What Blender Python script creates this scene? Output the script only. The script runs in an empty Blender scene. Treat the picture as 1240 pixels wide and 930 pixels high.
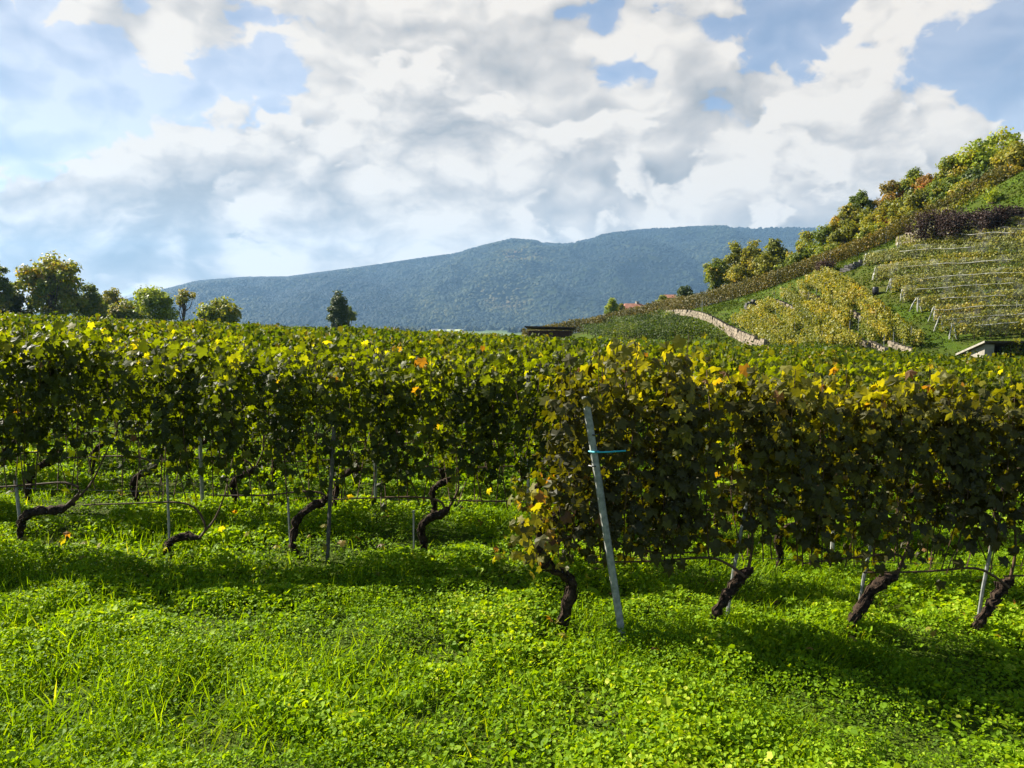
import bpy, math
import numpy as np
from mathutils import Vector, Matrix

R = np.random.RandomState(7)
D2R = math.radians
SC = bpy.context.scene
COL = SC.collection

# ------------------------------------------------------------------ camera
CAMZ, F, CX, CY, HORIZ = 2.3, 964.4, 620.0, 465.0, 390.0
PITCH = -math.atan((CY - HORIZ) / F)
cd = bpy.data.cameras.new('camera'); cam = bpy.data.objects.new('camera', cd); COL.objects.link(cam)
cd.lens, cd.sensor_width, cd.clip_start, cd.clip_end = 28.0, 36.0, 0.1, 60000.0
cam.location = (0, 0, CAMZ); cam.rotation_euler = (math.pi / 2 + PITCH, 0, 0)
SC.camera = cam

# ------------------------------------------------------------------ light
SUN_EL, SUN_AZ = 37.0, -66.0          # degrees; azimuth measured from the view direction (+Y), negative = to the left
SUN_STRENGTH, SKY_STRENGTH, CLOUD_STRENGTH = 5.0, 0.050, 0.245
HAZE_DENSITY = 0.000064
SC.view_settings.view_transform = 'Standard'; SC.view_settings.look = 'None'
SC.view_settings.exposure = 1.7; SC.view_settings.gamma = 1.0
SC.cycles.use_denoising = True
SC.cycles.max_bounces = 8; SC.cycles.diffuse_bounces = 3; SC.cycles.transmission_bounces = 4
SC.cycles.glossy_bounces = 2; SC.cycles.volume_bounces = 0; SC.cycles.transparent_max_bounces = 12
ld = bpy.data.lights.new('sun', 'SUN'); ld.energy = SUN_STRENGTH; ld.angle = D2R(0.5); ld.color = (1.0, 0.93, 0.80)
sun = bpy.data.objects.new('sun', ld); COL.objects.link(sun)
sdir = Vector((math.sin(D2R(SUN_AZ)) * math.cos(D2R(SUN_EL)), math.cos(D2R(SUN_AZ)) * math.cos(D2R(SUN_EL)), math.sin(D2R(SUN_EL))))
sun.rotation_euler = sdir.to_track_quat('Z', 'Y').to_euler(); sun.location = sdir * 100


class NT:
    """small helper round a node tree"""
    def __init__(s, tree):
        s.t = tree
    def n(s, typ, **kw):
        nd = s.t.nodes.new(typ)
        for k, v in kw.items():
            setattr(nd, k, v)
        return nd
    def put(s, sock, v):
        if hasattr(v, 'is_output'):
            s.t.links.new(v, sock)
        else:
            sock.default_value = v
    def m(s, op, a, b=0.0, c=None, clamp=False):
        nd = s.n('ShaderNodeMath', operation=op, use_clamp=clamp)
        s.put(nd.inputs[0], a); s.put(nd.inputs[1], b)
        if c is not None:
            s.put(nd.inputs[2], c)
        return nd.outputs[0]
    def v(s, op, a, b=(0, 0, 0), out=0):
        nd = s.n('ShaderNodeVectorMath', operation=op)
        s.put(nd.inputs[0], a)
        if op == 'SCALE':
            s.put(nd.inputs['Scale'], b)
        elif op != 'LENGTH' and op != 'NORMALIZE':
            s.put(nd.inputs[1], b)
        return nd.outputs[1] if op in ('LENGTH', 'DOT_PRODUCT') else nd.outputs[0]
    def rng(s, v, a, b, c=0.0, d=1.0, smooth=True):
        nd = s.n('ShaderNodeMapRange', interpolation_type='SMOOTHSTEP' if smooth else 'LINEAR')
        s.put(nd.inputs[0], v)
        for i, q in enumerate((a, b, c, d)):
            s.put(nd.inputs[i + 1], q)
        return nd.outputs[0]
    def noise(s, vec, scale, detail=4.0, rough=0.55, out='Fac', dist=0.0):
        nd = s.n('ShaderNodeTexNoise')
        if vec is not None:
            s.put(nd.inputs['Vector'], vec)
        nd.inputs['Scale'].default_value = scale; nd.inputs['Detail'].default_value = detail
        nd.inputs['Roughness'].default_value = rough; nd.inputs['Distortion'].default_value = dist
        return nd.outputs[out]
    def mix(s, f, a, b):
        nd = s.n('ShaderNodeMix', data_type='RGBA')
        s.put(nd.inputs[0], f); s.put(nd.inputs[6], a); s.put(nd.inputs[7], b)
        return nd.outputs[2]
    def ramp(s, f, stops):
        nd = s.n('ShaderNodeValToRGB'); el = nd.color_ramp.elements
        while len(el) < len(stops):
            el.new(0.5)
        for e, (p, c) in zip(el, stops):
            e.position = p; e.color = (*c, 1)
        s.put(nd.inputs[0], f)
        return nd.outputs[0]


def build_world():
    w = bpy.data.worlds.new('World'); SC.world = w; w.use_nodes = True
    t = w.node_tree; t.nodes.clear(); N = NT(t)
    sky = N.n('ShaderNodeTexSky', sky_type='NISHITA', sun_disc=False)
    sky.sun_elevation = D2R(SUN_EL); sky.sun_rotation = D2R(SUN_AZ); sky.altitude = 450; sky.air_density = 0.85; sky.dust_density = 0.2
    tc = N.n('ShaderNodeTexCoord'); d = tc.outputs['Generated']
    sp = N.n('ShaderNodeSeparateXYZ'); N.put(sp.inputs[0], d)
    az = N.m('ARCTAN2', sp.outputs[0], sp.outputs[1]); el = N.m('ARCSINE', sp.outputs[2])
    cb = N.n('ShaderNodeCombineXYZ'); N.put(cb.inputs[0], az); N.put(cb.inputs[1], el)
    ae = cb.outputs[0]
    # cloud texture space: azimuth/elevation, flattened a little
    wob = N.noise(ae, 5.0, 4, 0.6, 'Color')
    wv = N.v('SCALE', N.v('SUBTRACT', wob, (0.5, 0.5, 0.5)), 0.10)
    q = N.v('ADD', N.v('MULTIPLY', ae, (1.0, 1.5, 1.0)), wv)

    def field(vec, soft=False):
        big = N.noise(vec, 3.4, 2.0, 0.5)
        mid = N.noise(vec, 7.0, 3.0 if soft else 12.0, 0.45 if soft else 0.58)
        bil = N.m('ABSOLUTE', N.m('SUBTRACT', N.noise(N.v('ADD', vec, (3.1, 1.7, 0)), 11.0, 2.0 if soft else 6.0, 0.4 if soft else 0.5), 0.5))
        bil = N.m('SUBTRACT', 0.22, N.m('MULTIPLY', bil, 1.6))
        return N.m('ADD', N.m('ADD', N.m('MULTIPLY', big, 0.55), N.m('MULTIPLY', mid, 0.75)), N.m('MULTIPLY', bil, 0.75))
    f0 = field(q)
    s0 = field(q, True); s1 = field(N.v('ADD', q, (-0.030, 0.048, 0.0)), True)

    def gaus(lst):
        acc = None
        for (px, py, sx, sy, amp) in lst:
            a = math.atan((px - CX) / F); e = math.atan((HORIZ - py) / F * math.cos(a)); 
            vv = N.v('MULTIPLY', N.v('SUBTRACT', ae, (a, e, 0)), (F / sx, F / sy, 0.0))
            l = N.v('LENGTH', vv)
            g = N.m('MULTIPLY', N.m('EXPONENT', N.m('MULTIPLY', N.m('MULTIPLY', l, l), -1.0)), amp)
            acc = g if acc is None else N.m('ADD', acc, g)
        return acc
    cover = gaus([(30, 120, 150, 75, -0.50), (250, 120, 40, 45, -0.12), (345, 85, 40, 45, -0.26), (755, 100, 70, 22, -0.20),
                  (960, 5, 75, 45, -0.30), (1120, 75, 55, 35, -0.22), (1235, 60, 70, 90, -0.42), (0, 15, 60, 40, -.1),
                  (180, 50, 90, 45, 0.20), (560, 120, 260, 120, 0.16), (300, 240, 330, 80, 0.24), (1040, 60, 50, 70, 0.20),
                  (1000, 200, 300, 60, 0.16), (480, 312, 90, 25, -0.14), (860, 30, 80, 60, 0.05), (700, 250, 300, 60, 0.15)])
    clear = N.m('ADD', N.rng(el, 0.46, 0.75, 0.0, 0.30), N.rng(sp.outputs[1], 0.35, -0.2, 0.0, 0.22))   # open sky overhead and behind
    dens = N.m('SUBTRACT', N.m('ADD', N.m('SUBTRACT', f0, 0.62), cover), clear)
    mask = N.rng(dens, -0.02, 0.11)
    hz = N.rng(el, 0.0, 0.10, 0.35, 0.0)
    mask = N.m('MAXIMUM', mask, N.m('MAXIMUM', hz, N.m('MULTIPLY', N.rng(sp.outputs[1], 0.0, 0.6, 0.0, 0.34), N.rng(az, 0.2, -0.6, 0.9, 1.7))))
    f2 = field(N.v('ADD', q, (-0.010, 0.017, 0.0)))
    lit = N.m('ADD', N.m('MULTIPLY', N.m('SUBTRACT', f0, f2), 0.7), N.m('ADD', N.m('MULTIPLY', N.m('SUBTRACT', s0, s1), 1.3), N.m('MULTIPLY', N.m('SUBTRACT', f0, s0), 0.45)))
    grey = gaus([(600, 150, 150, 85, 0.13), (360, 262, 210, 40, 0.20), (60, 310, 170, 45, 0.26), (890, 95, 90, 45, 0.21),
                 (690, 20, 120, 40, 0.06), (740, 230, 120, 40, 0.11), (950, 140, 200, 40, 0.08), (260, 320, 120, 30, 0.17)])
    core = N.m('MULTIPLY', N.rng(dens, 0.10, 0.55), 0.20)
    shade = N.m('SUBTRACT', N.m('SUBTRACT', N.m('ADD', 0.87, lit), grey), core, clamp=True)
    ccol = N.ramp(shade, [(0.0, (0.36, 0.37, 0.37)), (0.40, (0.55, 0.55, 0.54)), (0.68, (0.82, 0.775, 0.72)), (0.98, (1.17, 1.08, 0.96))])
    # a nearer bank of cumulus over the soft layer: crisp sunlit rims, grey hearts and bases
    qb = N.v('ADD', N.v('MULTIPLY', q, (0.62, 0.75, 0.7)), (7.31, 2.17, 0.4)); b0 = field(qb); b1 = field(N.v('ADD', qb, (-0.014, 0.026, 0.0)))
    cov_b = gaus([(557, 168, 70, 42, 0.22), (290, 235, 230, 85, 0.20), (420, 130, 120, 70, 0.10), (560, 40, 140, 60, 0.08), (1030, 110, 110, 80, 0.14), (760, 200, 200, 60, 0.10), (60, 250, 150, 50, 0.20), (150, 315, 220, 35, 0.16),
                  (40, 110, 150, 80, -0.4), (345, 85, 45, 45, -0.3), (1235, 60, 80, 90, -0.35), (755, 100, 60, 22, -0.2), (960, 5, 75, 45, -0.3), (1120, 75, 50, 35, -0.2)])
    db = N.m('SUBTRACT', N.m('ADD', N.m('SUBTRACT', b0, 0.82), cov_b), clear)
    mb = N.rng(db, 0.0, 0.06)
    sb = N.m('SUBTRACT', N.m('ADD', 0.98, N.m('MULTIPLY', N.m('SUBTRACT', b0, b1), 3.0)), N.m('ADD', N.m('MULTIPLY', N.rng(db, 0.02, 0.30), 0.50), N.m('MULTIPLY', grey, 0.35)), clamp=True)
    stops = [(0.0, (0.36, 0.37, 0.37)), (0.40, (0.55, 0.55, 0.54)), (0.68, (0.82, 0.775, 0.72)), (0.98, (1.17, 1.08, 0.96))]
    ccol = N.mix(mb, ccol, N.ramp(sb, stops)); mask = N.m('MAXIMUM', mask, mb)
    bs = N.n('ShaderNodeBackground'); N.put(bs.inputs[0], sky.outputs[0]); bs.inputs[1].default_value = SKY_STRENGTH
    bc = N.n('ShaderNodeBackground'); N.put(bc.inputs[0], ccol); bc.inputs[1].default_value = CLOUD_STRENGTH
    mx = N.n('ShaderNodeMixShader'); N.put(mx.inputs[0], mask); N.put(mx.inputs[1], bs.outputs[0]); N.put(mx.inputs[2], bc.outputs[0])
    # below the horizon: nothing but dim ground bounce
    o = N.n('ShaderNodeOutputWorld'); N.put(o.inputs[0], mx.outputs[0])
build_world()


# ------------------------------------------------------------------ numpy noise
def _h(ix, iy, s):
    n = (ix.astype(np.int64) * 374761393 + iy.astype(np.int64) * 668265263 + s * 69069) & 0x7fffffff
    n = ((n ^ (n >> 13)) * 1274126177) & 0x7fffffff
    return ((n ^ (n >> 16)) & 0xffff) / 65535.0
def vnoise(x, y, s=0):
    x = np.asarray(x, float); y = np.asarray(y, float)
    ix, iy = np.floor(x), np.floor(y); fx, fy = x - ix, y - iy
    fx = fx * fx * (3 - 2 * fx); fy = fy * fy * (3 - 2 * fy)
    a, b, c, d = _h(ix, iy, s), _h(ix + 1, iy, s), _h(ix, iy + 1, s), _h(ix + 1, iy + 1, s)
    return (a * (1 - fx) + b * fx) * (1 - fy) + (c * (1 - fx) + d * fx) * fy
def fbm(x, y, s=0, o=4, g=0.5):
    r, a, t = 0, 1.0, 0
    for i in range(o):
        r = r + a * vnoise(x * 2 ** i, y * 2 ** i, s + i * 17); t += a; a *= g
    return r / t
def sstep(a, b, x):
    t = np.clip((x - a) / (b - a), 0, 1); return t * t * (3 - 2 * t)


# ------------------------------------------------------------------ terrain
CP = []
for X in (-60, -40, -20, -8, 0, 8, 16):
    for Y in (-12, 5, 20, 35, 50):
        CP.append((X, Y, -0.043 * X - 0.007 * Y + 0.05))
CP += [(25, 20, -1.2), (25, 35, -1.4), (26, 50, -1.5), (24, 62, -1.1), (27, 57, -1.5), (36, 60, -0.4), (45, 30, 0.4), (60, 10, 2.0), (60, 45, 5.0), (40, 10, -.6), (44, 62, 1.2), (4, 52, -0.85), (7, 56, -1.2), (33, 50, -1.9), (38, 52, -1.6), (30, 44, -1.75), (40, 44, -1.3), (34, 55, -1.5), (28, 58, -1.75),
       # ridge line of the hill (ground under the vine row)
       (2.7, 130, -0.9), (10.5, 126, 0.6), (22, 118, 3.3), (26.7, 112, 4.3), (33.9, 102, 7.0), (37.8, 96, 8.8), (43.9, 90, 11.4), (48.7, 87, 14.3), (54.7, 85, 17.8), (62.7, 84, 22.0),
       # toe and lower blocks
       (19.7, 100, 2.4), (23.7, 75, 0.0), (31, 64, -0.5), (35.5, 64, 0.1), (11.5, 85, -0.5), (18.7, 74, -1.2), (8.3, 100, -0.7), (6.6, 80, -1.2), (2.8, 60, -0.6), (-2, 90, -2.2),
       (25, 90, 2.9), (12, 112, 0.6),
       # behind the ridge and further out
       (20, 150, -2.0), (38, 128, 3.0), (51, 111, 9.8), (67, 100, 20.0), (-20, 75, -1.2), (-50, 80, -0.6), (-80, 80, 1.5), (-20, 120, -6.0), (-60, 130, -5.0), (-100, 130, -3.0), (-60, 160, -9),
       (-20, 170, -10), (20, 190, -6), (60, 165, 5), (110, 120, 28), (110, 60, 20), (100, 0, 7), (-120, 60, 4), (-120, 0, 5), (-100, -60, 4), (100, -60, 5), (0, -60, 0.4)]
CP = np.array(CP, float)
def _k(r2):
    return np.where(r2 > 1e-9, 0.5 * r2 * np.log(np.maximum(r2, 1e-9)), 0.0)
_n = len(CP)
_A = np.zeros((_n + 3, _n + 3))
_d2 = ((CP[:, None, :2] - CP[None, :, :2]) ** 2).sum(-1)
_A[:_n, :_n] = _k(_d2) + np.eye(_n) * 0.5
_A[:_n, _n] = 1; _A[:_n, _n + 1:] = CP[:, :2]; _A[_n:, :_n] = _A[:_n, _n:].T
_W = np.linalg.solve(_A, np.concatenate([CP[:, 2], [0, 0, 0]]))
PLAIN = -32.0
def H(x, y):
    x = np.asarray(x, float); y = np.asarray(y, float); sh = x.shape
    xf, yf = x.ravel(), y.ravel()
    xc, yc = np.clip(xf, -140, 130), np.clip(yf, -70, 200)
    z = np.empty(len(xf))
    for i in range(0, len(xf), 20000):
        s = slice(i, i + 20000)
        d2 = (xc[s, None] - CP[None, :, 0]) ** 2 + (yc[s, None] - CP[None, :, 1]) ** 2
        z[s] = _k(d2) @ _W[:_n] + _W[_n] + _W[_n + 1] * xc[s] + _W[_n + 2] * yc[s]
    r = np.hypot(xf - 10, yf - 60)
    b = sstep(150, 520, r)
    z = z * (1 - b) + PLAIN * b
    near = 1 - sstep(90, 200, r)
    z = z + near * (0.10 * (fbm(xf * 0.45, yf * 0.45, 3, 3) - 0.5))
    return z.reshape(sh)
def h1(x, y):
    return float(H(np.array([x]), np.array([y]))[0])
cP, sP = math.cos(PITCH), math.sin(PITCH)
def ray(px, py):
    a, b = (px - CX) / F, (CY - py) / F
    d = np.array([a, cP - b * sP, sP + b * cP]); return d
_T = np.concatenate([np.arange(3, 60, 0.05), np.arange(60, 260, 0.15)])
def hit(px, py, tmin=3.0):
    d = ray(px, py); T = _T[_T >= tmin]
    z = CAMZ + d[2] * T - H(d[0] * T, d[1] * T)
    i = np.where(z < 0)[0]
    t = T[i[0]] if len(i) else 140.0
    return np.array([d[0] * t, d[1] * t, h1(d[0] * t, d[1] * t)])
def at(px, py, Y):
    d = ray(px, py); t = Y / d[1]
    return np.array([d[0] * t, Y, CAMZ + d[2] * t])


# ------------------------------------------------------------------ object helpers
def tag(o, label=None, cat=None, group=None, kind=None):
    for k, v in (('label', label), ('category', cat), ('group', group), ('kind', kind)):
        if v:
            o[k] = v
    return o
def link(name, me, mat=None, parent=None, loc=None):
    o = bpy.data.objects.new(name, me); COL.objects.link(o)
    if mat is not None:
        for m_ in (mat if isinstance(mat, (list, tuple)) else [mat]):
            me.materials.append(m_)
    if parent is not None:
        o.parent = parent
    if loc is not None:
        o.location = loc
    return o
def empty(name, loc, rz=0.0):
    o = bpy.data.objects.new(name, None); COL.objects.link(o); o.location = loc; o.rotation_euler = (0, 0, rz)
    o.empty_display_size = 0.2
    return o
def mesh_np(name, V, loops, starts, tint=None, smooth=False):
    me = bpy.data.meshes.new(name)
    V = np.asarray(V, np.float32); loops = np.asarray(loops, np.int32); starts = np.asarray(starts, np.int32)
    me.vertices.add(len(V)); me.vertices.foreach_set('co', V.ravel())
    me.loops.add(len(loops)); me.loops.foreach_set('vertex_index', loops)
    tot = np.diff(np.append(starts, len(loops))).astype(np.int32)
    me.polygons.add(len(starts)); me.polygons.foreach_set('loop_start', starts); me.polygons.foreach_set('loop_total', tot)
    me.polygons.foreach_set('use_smooth', np.full(len(starts), bool(smooth)))
    if tint is not None:
        at_ = me.attributes.new('tint', 'FLOAT', 'POINT'); at_.data.foreach_set('value', np.asarray(tint, np.float32))
    me.update(calc_edges=True); me.validate()
    return me
class Acc:
    """collects polygons, builds one mesh"""
    def __init__(s):
        s.V, s.L, s.S, s.T, s.nv, s.nl = [], [], [], [], 0, 0
    def add(s, V, faces, tint=0.5):
        V = np.asarray(V, float); s.V.append(V)
        for f in faces:
            s.S.append(np.array([s.nl])); s.L.append(np.asarray(f) + s.nv); s.nl += len(f)
        s.T.append(np.full(len(V), tint) if np.isscalar(tint) else np.asarray(tint)); s.nv += len(V)
        return s
    def add_uniform(s, V, Fc, tint):
        """Fc: (n,k) index array"""
        s.V.append(V); n, k = Fc.shape
        s.S.append(s.nl + np.arange(n) * k); s.L.append((Fc + s.nv).ravel()); s.nl += n * k
        s.T.append(np.full(len(V), tint) if np.isscalar(tint) else np.asarray(tint)); s.nv += len(V)
        return s
    def box(s, c, size, rz=0.0, tint=0.5, M=None, taper=1.0):
        x, y, z = np.array(size) / 2
        V = np.array([(-x, -y, -z), (x, -y, -z), (x, y, -z), (-x, y, -z), (-x * taper, -y * taper, z), (x * taper, -y * taper, z), (x * taper, y * taper, z), (-x * taper, y * taper, z)])
        if M is not None:
            V = V @ np.array(M).T
        ca, sa = math.cos(rz), math.sin(rz)
        V = np.stack([V[:, 0] * ca - V[:, 1] * sa, V[:, 0] * sa + V[:, 1] * ca, V[:, 2]], 1) + np.array(c)
        return s.add(V, [(0, 3, 2, 1), (4, 5, 6, 7), (0, 1, 5, 4), (1, 2, 6, 5), (2, 3, 7, 6), (3, 0, 4, 7)], tint)
    def tube(s, pts, rad, seg=7, tint=0.5, rough=0.0, rs=None):
        P = np.asarray(pts, float); n = len(P); rad = np.full(n, rad) if np.isscalar(rad) else np.asarray(rad, float)
        T = np.gradient(P, axis=0); T /= np.linalg.norm(T, axis=1)[:, None] + 1e-9
        ref = np.array([0, 0, 1.0]) if abs(T[:, 2]).mean() < 0.8 else np.array([1.0, 0, 0])
        A = np.cross(T, ref); A /= np.linalg.norm(A, axis=1)[:, None] + 1e-9; B = np.cross(T, A)
        ang = np.arange(seg) * 2 * math.pi / seg
        rr = rad[:, None] * (1 + rough * ((rs or R).rand(n, seg) - 0.5) * 2)
        V = P[:, None, :] + rr[:, :, None] * (np.cos(ang)[None, :, None] * A[:, None, :] + np.sin(ang)[None, :, None] * B[:, None, :])
        V = V.reshape(-1, 3); Fc = []
        for i in range(n - 1):
            for j in range(seg):
                a, b = i * seg + j, i * seg + (j + 1) % seg
                Fc.append((a, b, b + seg, a + seg))
        s.add_uniform(V, np.array(Fc), tint)
        s.add(V[:seg], [tuple(range(seg))[::-1]], tint); s.add(V[-seg:], [tuple(range(seg))], tint)
        return s
    def leaves(s, C, U, Nn, size, tint, tmpl, faces):
        """instances of a leaf template at C with tip direction U and normal Nn"""
        n = len(C)
        if n == 0:
            return s
        Nn = Nn / (np.linalg.norm(Nn, axis=1)[:, None] + 1e-9)
        U = U - Nn * (U * Nn).sum(1)[:, None]; U = U / (np.linalg.norm(U, axis=1)[:, None] + 1e-9)
        W = np.cross(Nn, U); t = np.asarray(tmpl, float); k = len(t)
        size = np.broadcast_to(np.asarray(size, float), (n,))
        sw = R.uniform(0.78, 1.12, n)[:, None, None]; cu = R.uniform(0.2, 3.2, n)[:, None, None]          # every leaf its own width and curl
        V = C[:, None, :] + size[:, None, None] * (sw * t[None, :, 0, None] * W[:, None, :] + t[None, :, 1, None] * U[:, None, :] + cu * t[None, :, 2, None] * Nn[:, None, :])
        Fc = (np.asarray(faces)[None] + (np.arange(n) * k)[:, None, None]).reshape(-1, len(faces[0]))
        return s.add_uniform(V.reshape(-1, 3), Fc, np.repeat(np.broadcast_to(tint, (n,)), k))
    def mesh(s, name, smooth=False):
        return mesh_np(name, np.concatenate(s.V), np.concatenate(s.L), np.concatenate(s.S), np.concatenate(s.T), smooth)
def smoothline(pts, n):
    """Catmull-Rom through pts"""
    P = np.asarray(pts, float); P = np.vstack([2 * P[0] - P[1], P, 2 * P[-1] - P[-2]]); m = len(P) - 3
    out = []
    for t in np.linspace(0, m - 1e-6, n):
        i = int(t); f = t - i; a, b, c, d = P[i:i + 4]
        out.append(0.5 * ((2 * b) + (c - a) * f + (2 * a - 5 * b + 4 * c - d) * f ** 2 + (3 * b - a - 3 * c + d) * f ** 3))
    return np.array(out)
def unit(a):
    return a / (np.linalg.norm(a, axis=-1, keepdims=True) + 1e-9)
def rvec(n, rs=R):
    return unit(rs.randn(n, 3))

# leaf templates: (side, tip, normal)
VINE = [(0, 0, 0.03), (0.0, -0.30, -0.03), (0.30, -0.46, -0.07), (0.44, -0.16, -0.08), (0.36, -0.02, -0.03), (0.53, 0.26, -0.14), (0.24, 0.22, -0.02), (0.0, 0.60, -0.16),
        (-0.24, 0.22, -0.02), (-0.53, 0.26, -0.14), (-0.36, -0.02, -0.03), (-0.44, -0.16, -0.08), (-0.30, -0.46, -0.07)]
VINE_F = [(0, i, i + 1) for i in range(1, 12)] + [(0, 12, 1)]
SIMPLE = [(0, -0.5, 0), (0.45, -0.05, -0.06), (0, 0.55, -0.03), (-0.45, -0.05, -0.06)]
SIMPLE_F = [(0, 1, 2, 3)]
ROUND = [(0, -0.5, -.05), (0.42, -0.25, 0.04), (0.45, 0.2, 0.06), (0, 0.5, -0.02), (-0.45, 0.2, 0.06), (-0.42, -0.25, 0.04)]
ROUND_F = [(0, 1, 2, 3), (0, 3, 4, 5)]
BLADE = [(-0.03, 0, 0), (0.03, 0, 0), (0.022, 0.55, 0.06), (-0.022, 0.55, 0.06), (0.0, 1.0, 0.26), (0.004, 1.0, 0.26)]
BLADE_F = [(0, 1, 2, 3), (3, 2, 5, 4)]


# ------------------------------------------------------------------ materials
def new_mat(name):
    m = bpy.data.materials.new(name); m.use_nodes = True; m.node_tree.nodes.clear()
    return m, NT(m.node_tree)
def out(N, sh):
    o = N.n('ShaderNodeOutputMaterial'); N.put(o.inputs[0], sh)
def principled(N, col, rough=0.6, spec=0.3, normal=None):
    p = N.n('ShaderNodeBsdfPrincipled'); N.put(p.inputs['Base Color'], col); N.put(p.inputs['Roughness'], rough)
    p.inputs['Specular IOR Level'].default_value = spec
    if normal is not None:
        N.put(p.inputs['Normal'], normal)
    return p.outputs[0]
def bump(N, h, strength=0.5, dist=0.02):
    b = N.n('ShaderNodeBump'); b.inputs['Strength'].default_value = strength; b.inputs['Distance'].default_value = dist
    N.put(b.inputs['Height'], h); return b.outputs[0]
GAIN = 1.2
def leaf_mat(name, stops, trans=0.42, tgain=(1.9, 1.7, 0.5), rough=0.42, spec=0.45, objvar=0.10, noise_scale=None, under=0.0):
    m, N = new_mat(name)
    stops = [(p_, tuple(GAIN * v_ for v_ in c_)) for p_, c_ in stops]
    a = N.n('ShaderNodeAttribute', attribute_name='tint'); fac = a.outputs['Fac']
    oi = N.n('ShaderNodeObjectInfo')
    fac = N.m('ADD', fac, N.m('MULTIPLY', N.m('SUBTRACT', oi.outputs['Random'], 0.5), objvar))
    if noise_scale:
        g = N.n('ShaderNodeNewGeometry')
        fac = N.m('ADD', fac, N.m('MULTIPLY', N.m('SUBTRACT', N.noise(g.outputs['Position'], noise_scale, 3), 0.5), 0.5))
    c = N.ramp(fac, stops)
    tcol = N.n('ShaderNodeMix', data_type='RGBA', blend_type='MULTIPLY'); tcol.inputs[0].default_value = 1.0
    N.put(tcol.inputs[6], c); tcol.inputs[7].default_value = (*tgain, 1)
    if under:                                   # the paler felted underside of a vine leaf
        gb = N.n('ShaderNodeNewGeometry'); c = N.mix(N.m('MULTIPLY', gb.outputs['Backfacing'], under), c, (0.26, 0.25, 0.15, 1))
    p = principled(N, c, rough, spec)
    tr = N.n('ShaderNodeBsdfTranslucent'); N.put(tr.inputs[0], tcol.outputs[2])
    mx = N.n('ShaderNodeMixShader'); mx.inputs[0].default_value = trans; N.put(mx.inputs[1], p); N.put(mx.inputs[2], tr.outputs[0])
    out(N, mx.outputs[0]); return m
def plain_mat(name, c1, c2, scale=8.0, rough=0.7, spec=0.3, bstr=0.0, bdist=0.01, metal=0.0):
    m, N = new_mat(name)
    tc = N.n('ShaderNodeTexCoord'); n = N.noise(tc.outputs['Object'], scale, 5, 0.6)
    c = N.mix(N.rng(n, 0.3, 0.7), (*c1, 1), (*c2, 1))
    p = N.n('ShaderNodeBsdfPrincipled'); N.put(p.inputs['Base Color'], c); p.inputs['Roughness'].default_value = rough
    p.inputs['Specular IOR Level'].default_value = spec; p.inputs['Metallic'].default_value = metal
    if bstr:
        N.put(p.inputs['Normal'], bump(N, n, bstr, bdist))
    out(N, p.outputs[0]); return m

M = {}
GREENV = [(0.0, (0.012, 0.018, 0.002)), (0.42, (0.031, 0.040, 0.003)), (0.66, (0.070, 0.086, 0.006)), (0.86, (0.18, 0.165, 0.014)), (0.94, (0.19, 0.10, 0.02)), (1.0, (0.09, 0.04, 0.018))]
BROWNV = [(0.0, (0.013, 0.014, 0.002)), (0.40, (0.031, 0.030, 0.003)), (0.64, (0.068, 0.070, 0.006)), (0.84, (0.16, 0.145, 0.014)), (0.92, (0.15, 0.075, 0.02)), (1.0, (0.07, 0.035, 0.018))]
M['vine'] = leaf_mat('vine_leaves', GREENV, 0.48, (3.3, 3.2, 0.25), 0.5, 0.18, under=0.05)
M['vine_old'] = leaf_mat('vine_leaves_turning', BROWNV, 0.42, (3.6, 3.3, 0.35), 0.5, 0.18, under=0.10)
HILLV = [(0.0, (0.058, 0.0754, 0.0078)), (0.45, (0.1377, 0.1421, 0.0104)), (0.75, (0.2465, 0.2102, 0.0182)), (1.0, (0.29, 0.1595, 0.026))]
M['vine_hill'] = leaf_mat('hill_vine_leaves', HILLV, 0.35, (1.8, 1.6, 0.5), 0.5, 0.3)
M['vine_mid'] = leaf_mat('field_vine_leaves', [(0.0, (0.014, 0.030, 0.003)), (0.5, (0.040, 0.064, 0.004)), (0.8, (0.095, 0.105, 0.007)), (1.0, (0.15, 0.11, 0.012))], 0.40, (2.4, 2.2, 0.35), 0.55, 0.2)
RIDGEV = [(0.0, (0.036, 0.040, 0.007)), (0.45, (0.080, 0.074, 0.010)), (0.75, (0.15, 0.115, 0.015)), (1.0, (0.16, 0.085, 0.02))]
M['vine_ridge'] = leaf_mat('ridge_vine_leaves', RIDGEV, 0.35, (1.8, 1.5, 0.5), 0.5, 0.3)
M['herb'] = leaf_mat('clover_leaves', [(0.0, (0.0399, 0.0862, 0.0018)), (0.5, (0.1297, 0.227, 0.0036)), (0.85, (0.241, 0.321, 0.0072)), (1.0, (0.3824, 0.3915, 0.06))], 0.40, (1.9, 1.7, 0.3), 0.6, 0.15, 0.0)
M['tree_green'] = leaf_mat('tree_leaves_green', [(0.0, (0.0418, 0.0679, 0.0103)), (0.5, (0.0897, 0.129, 0.0129)), (0.85, (0.1796, 0.19, 0.0172)), (1.0, (0.2993, 0.2035, 0.0258))], 0.42, (1.7, 1.5, .6), 0.5, 0.3)
M['tree_bright'] = leaf_mat('tree_leaves_bright', [(0.0, (0.081, 0.1215, 0.0121)), (0.5, (0.162, 0.216, 0.0142)), (0.85, (0.27, 0.297, 0.0203)), (1.0, (0.351, 0.27, 0.0304))], 0.42, (1.7, 1.5, .5), 0.5, 0.3)
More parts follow.
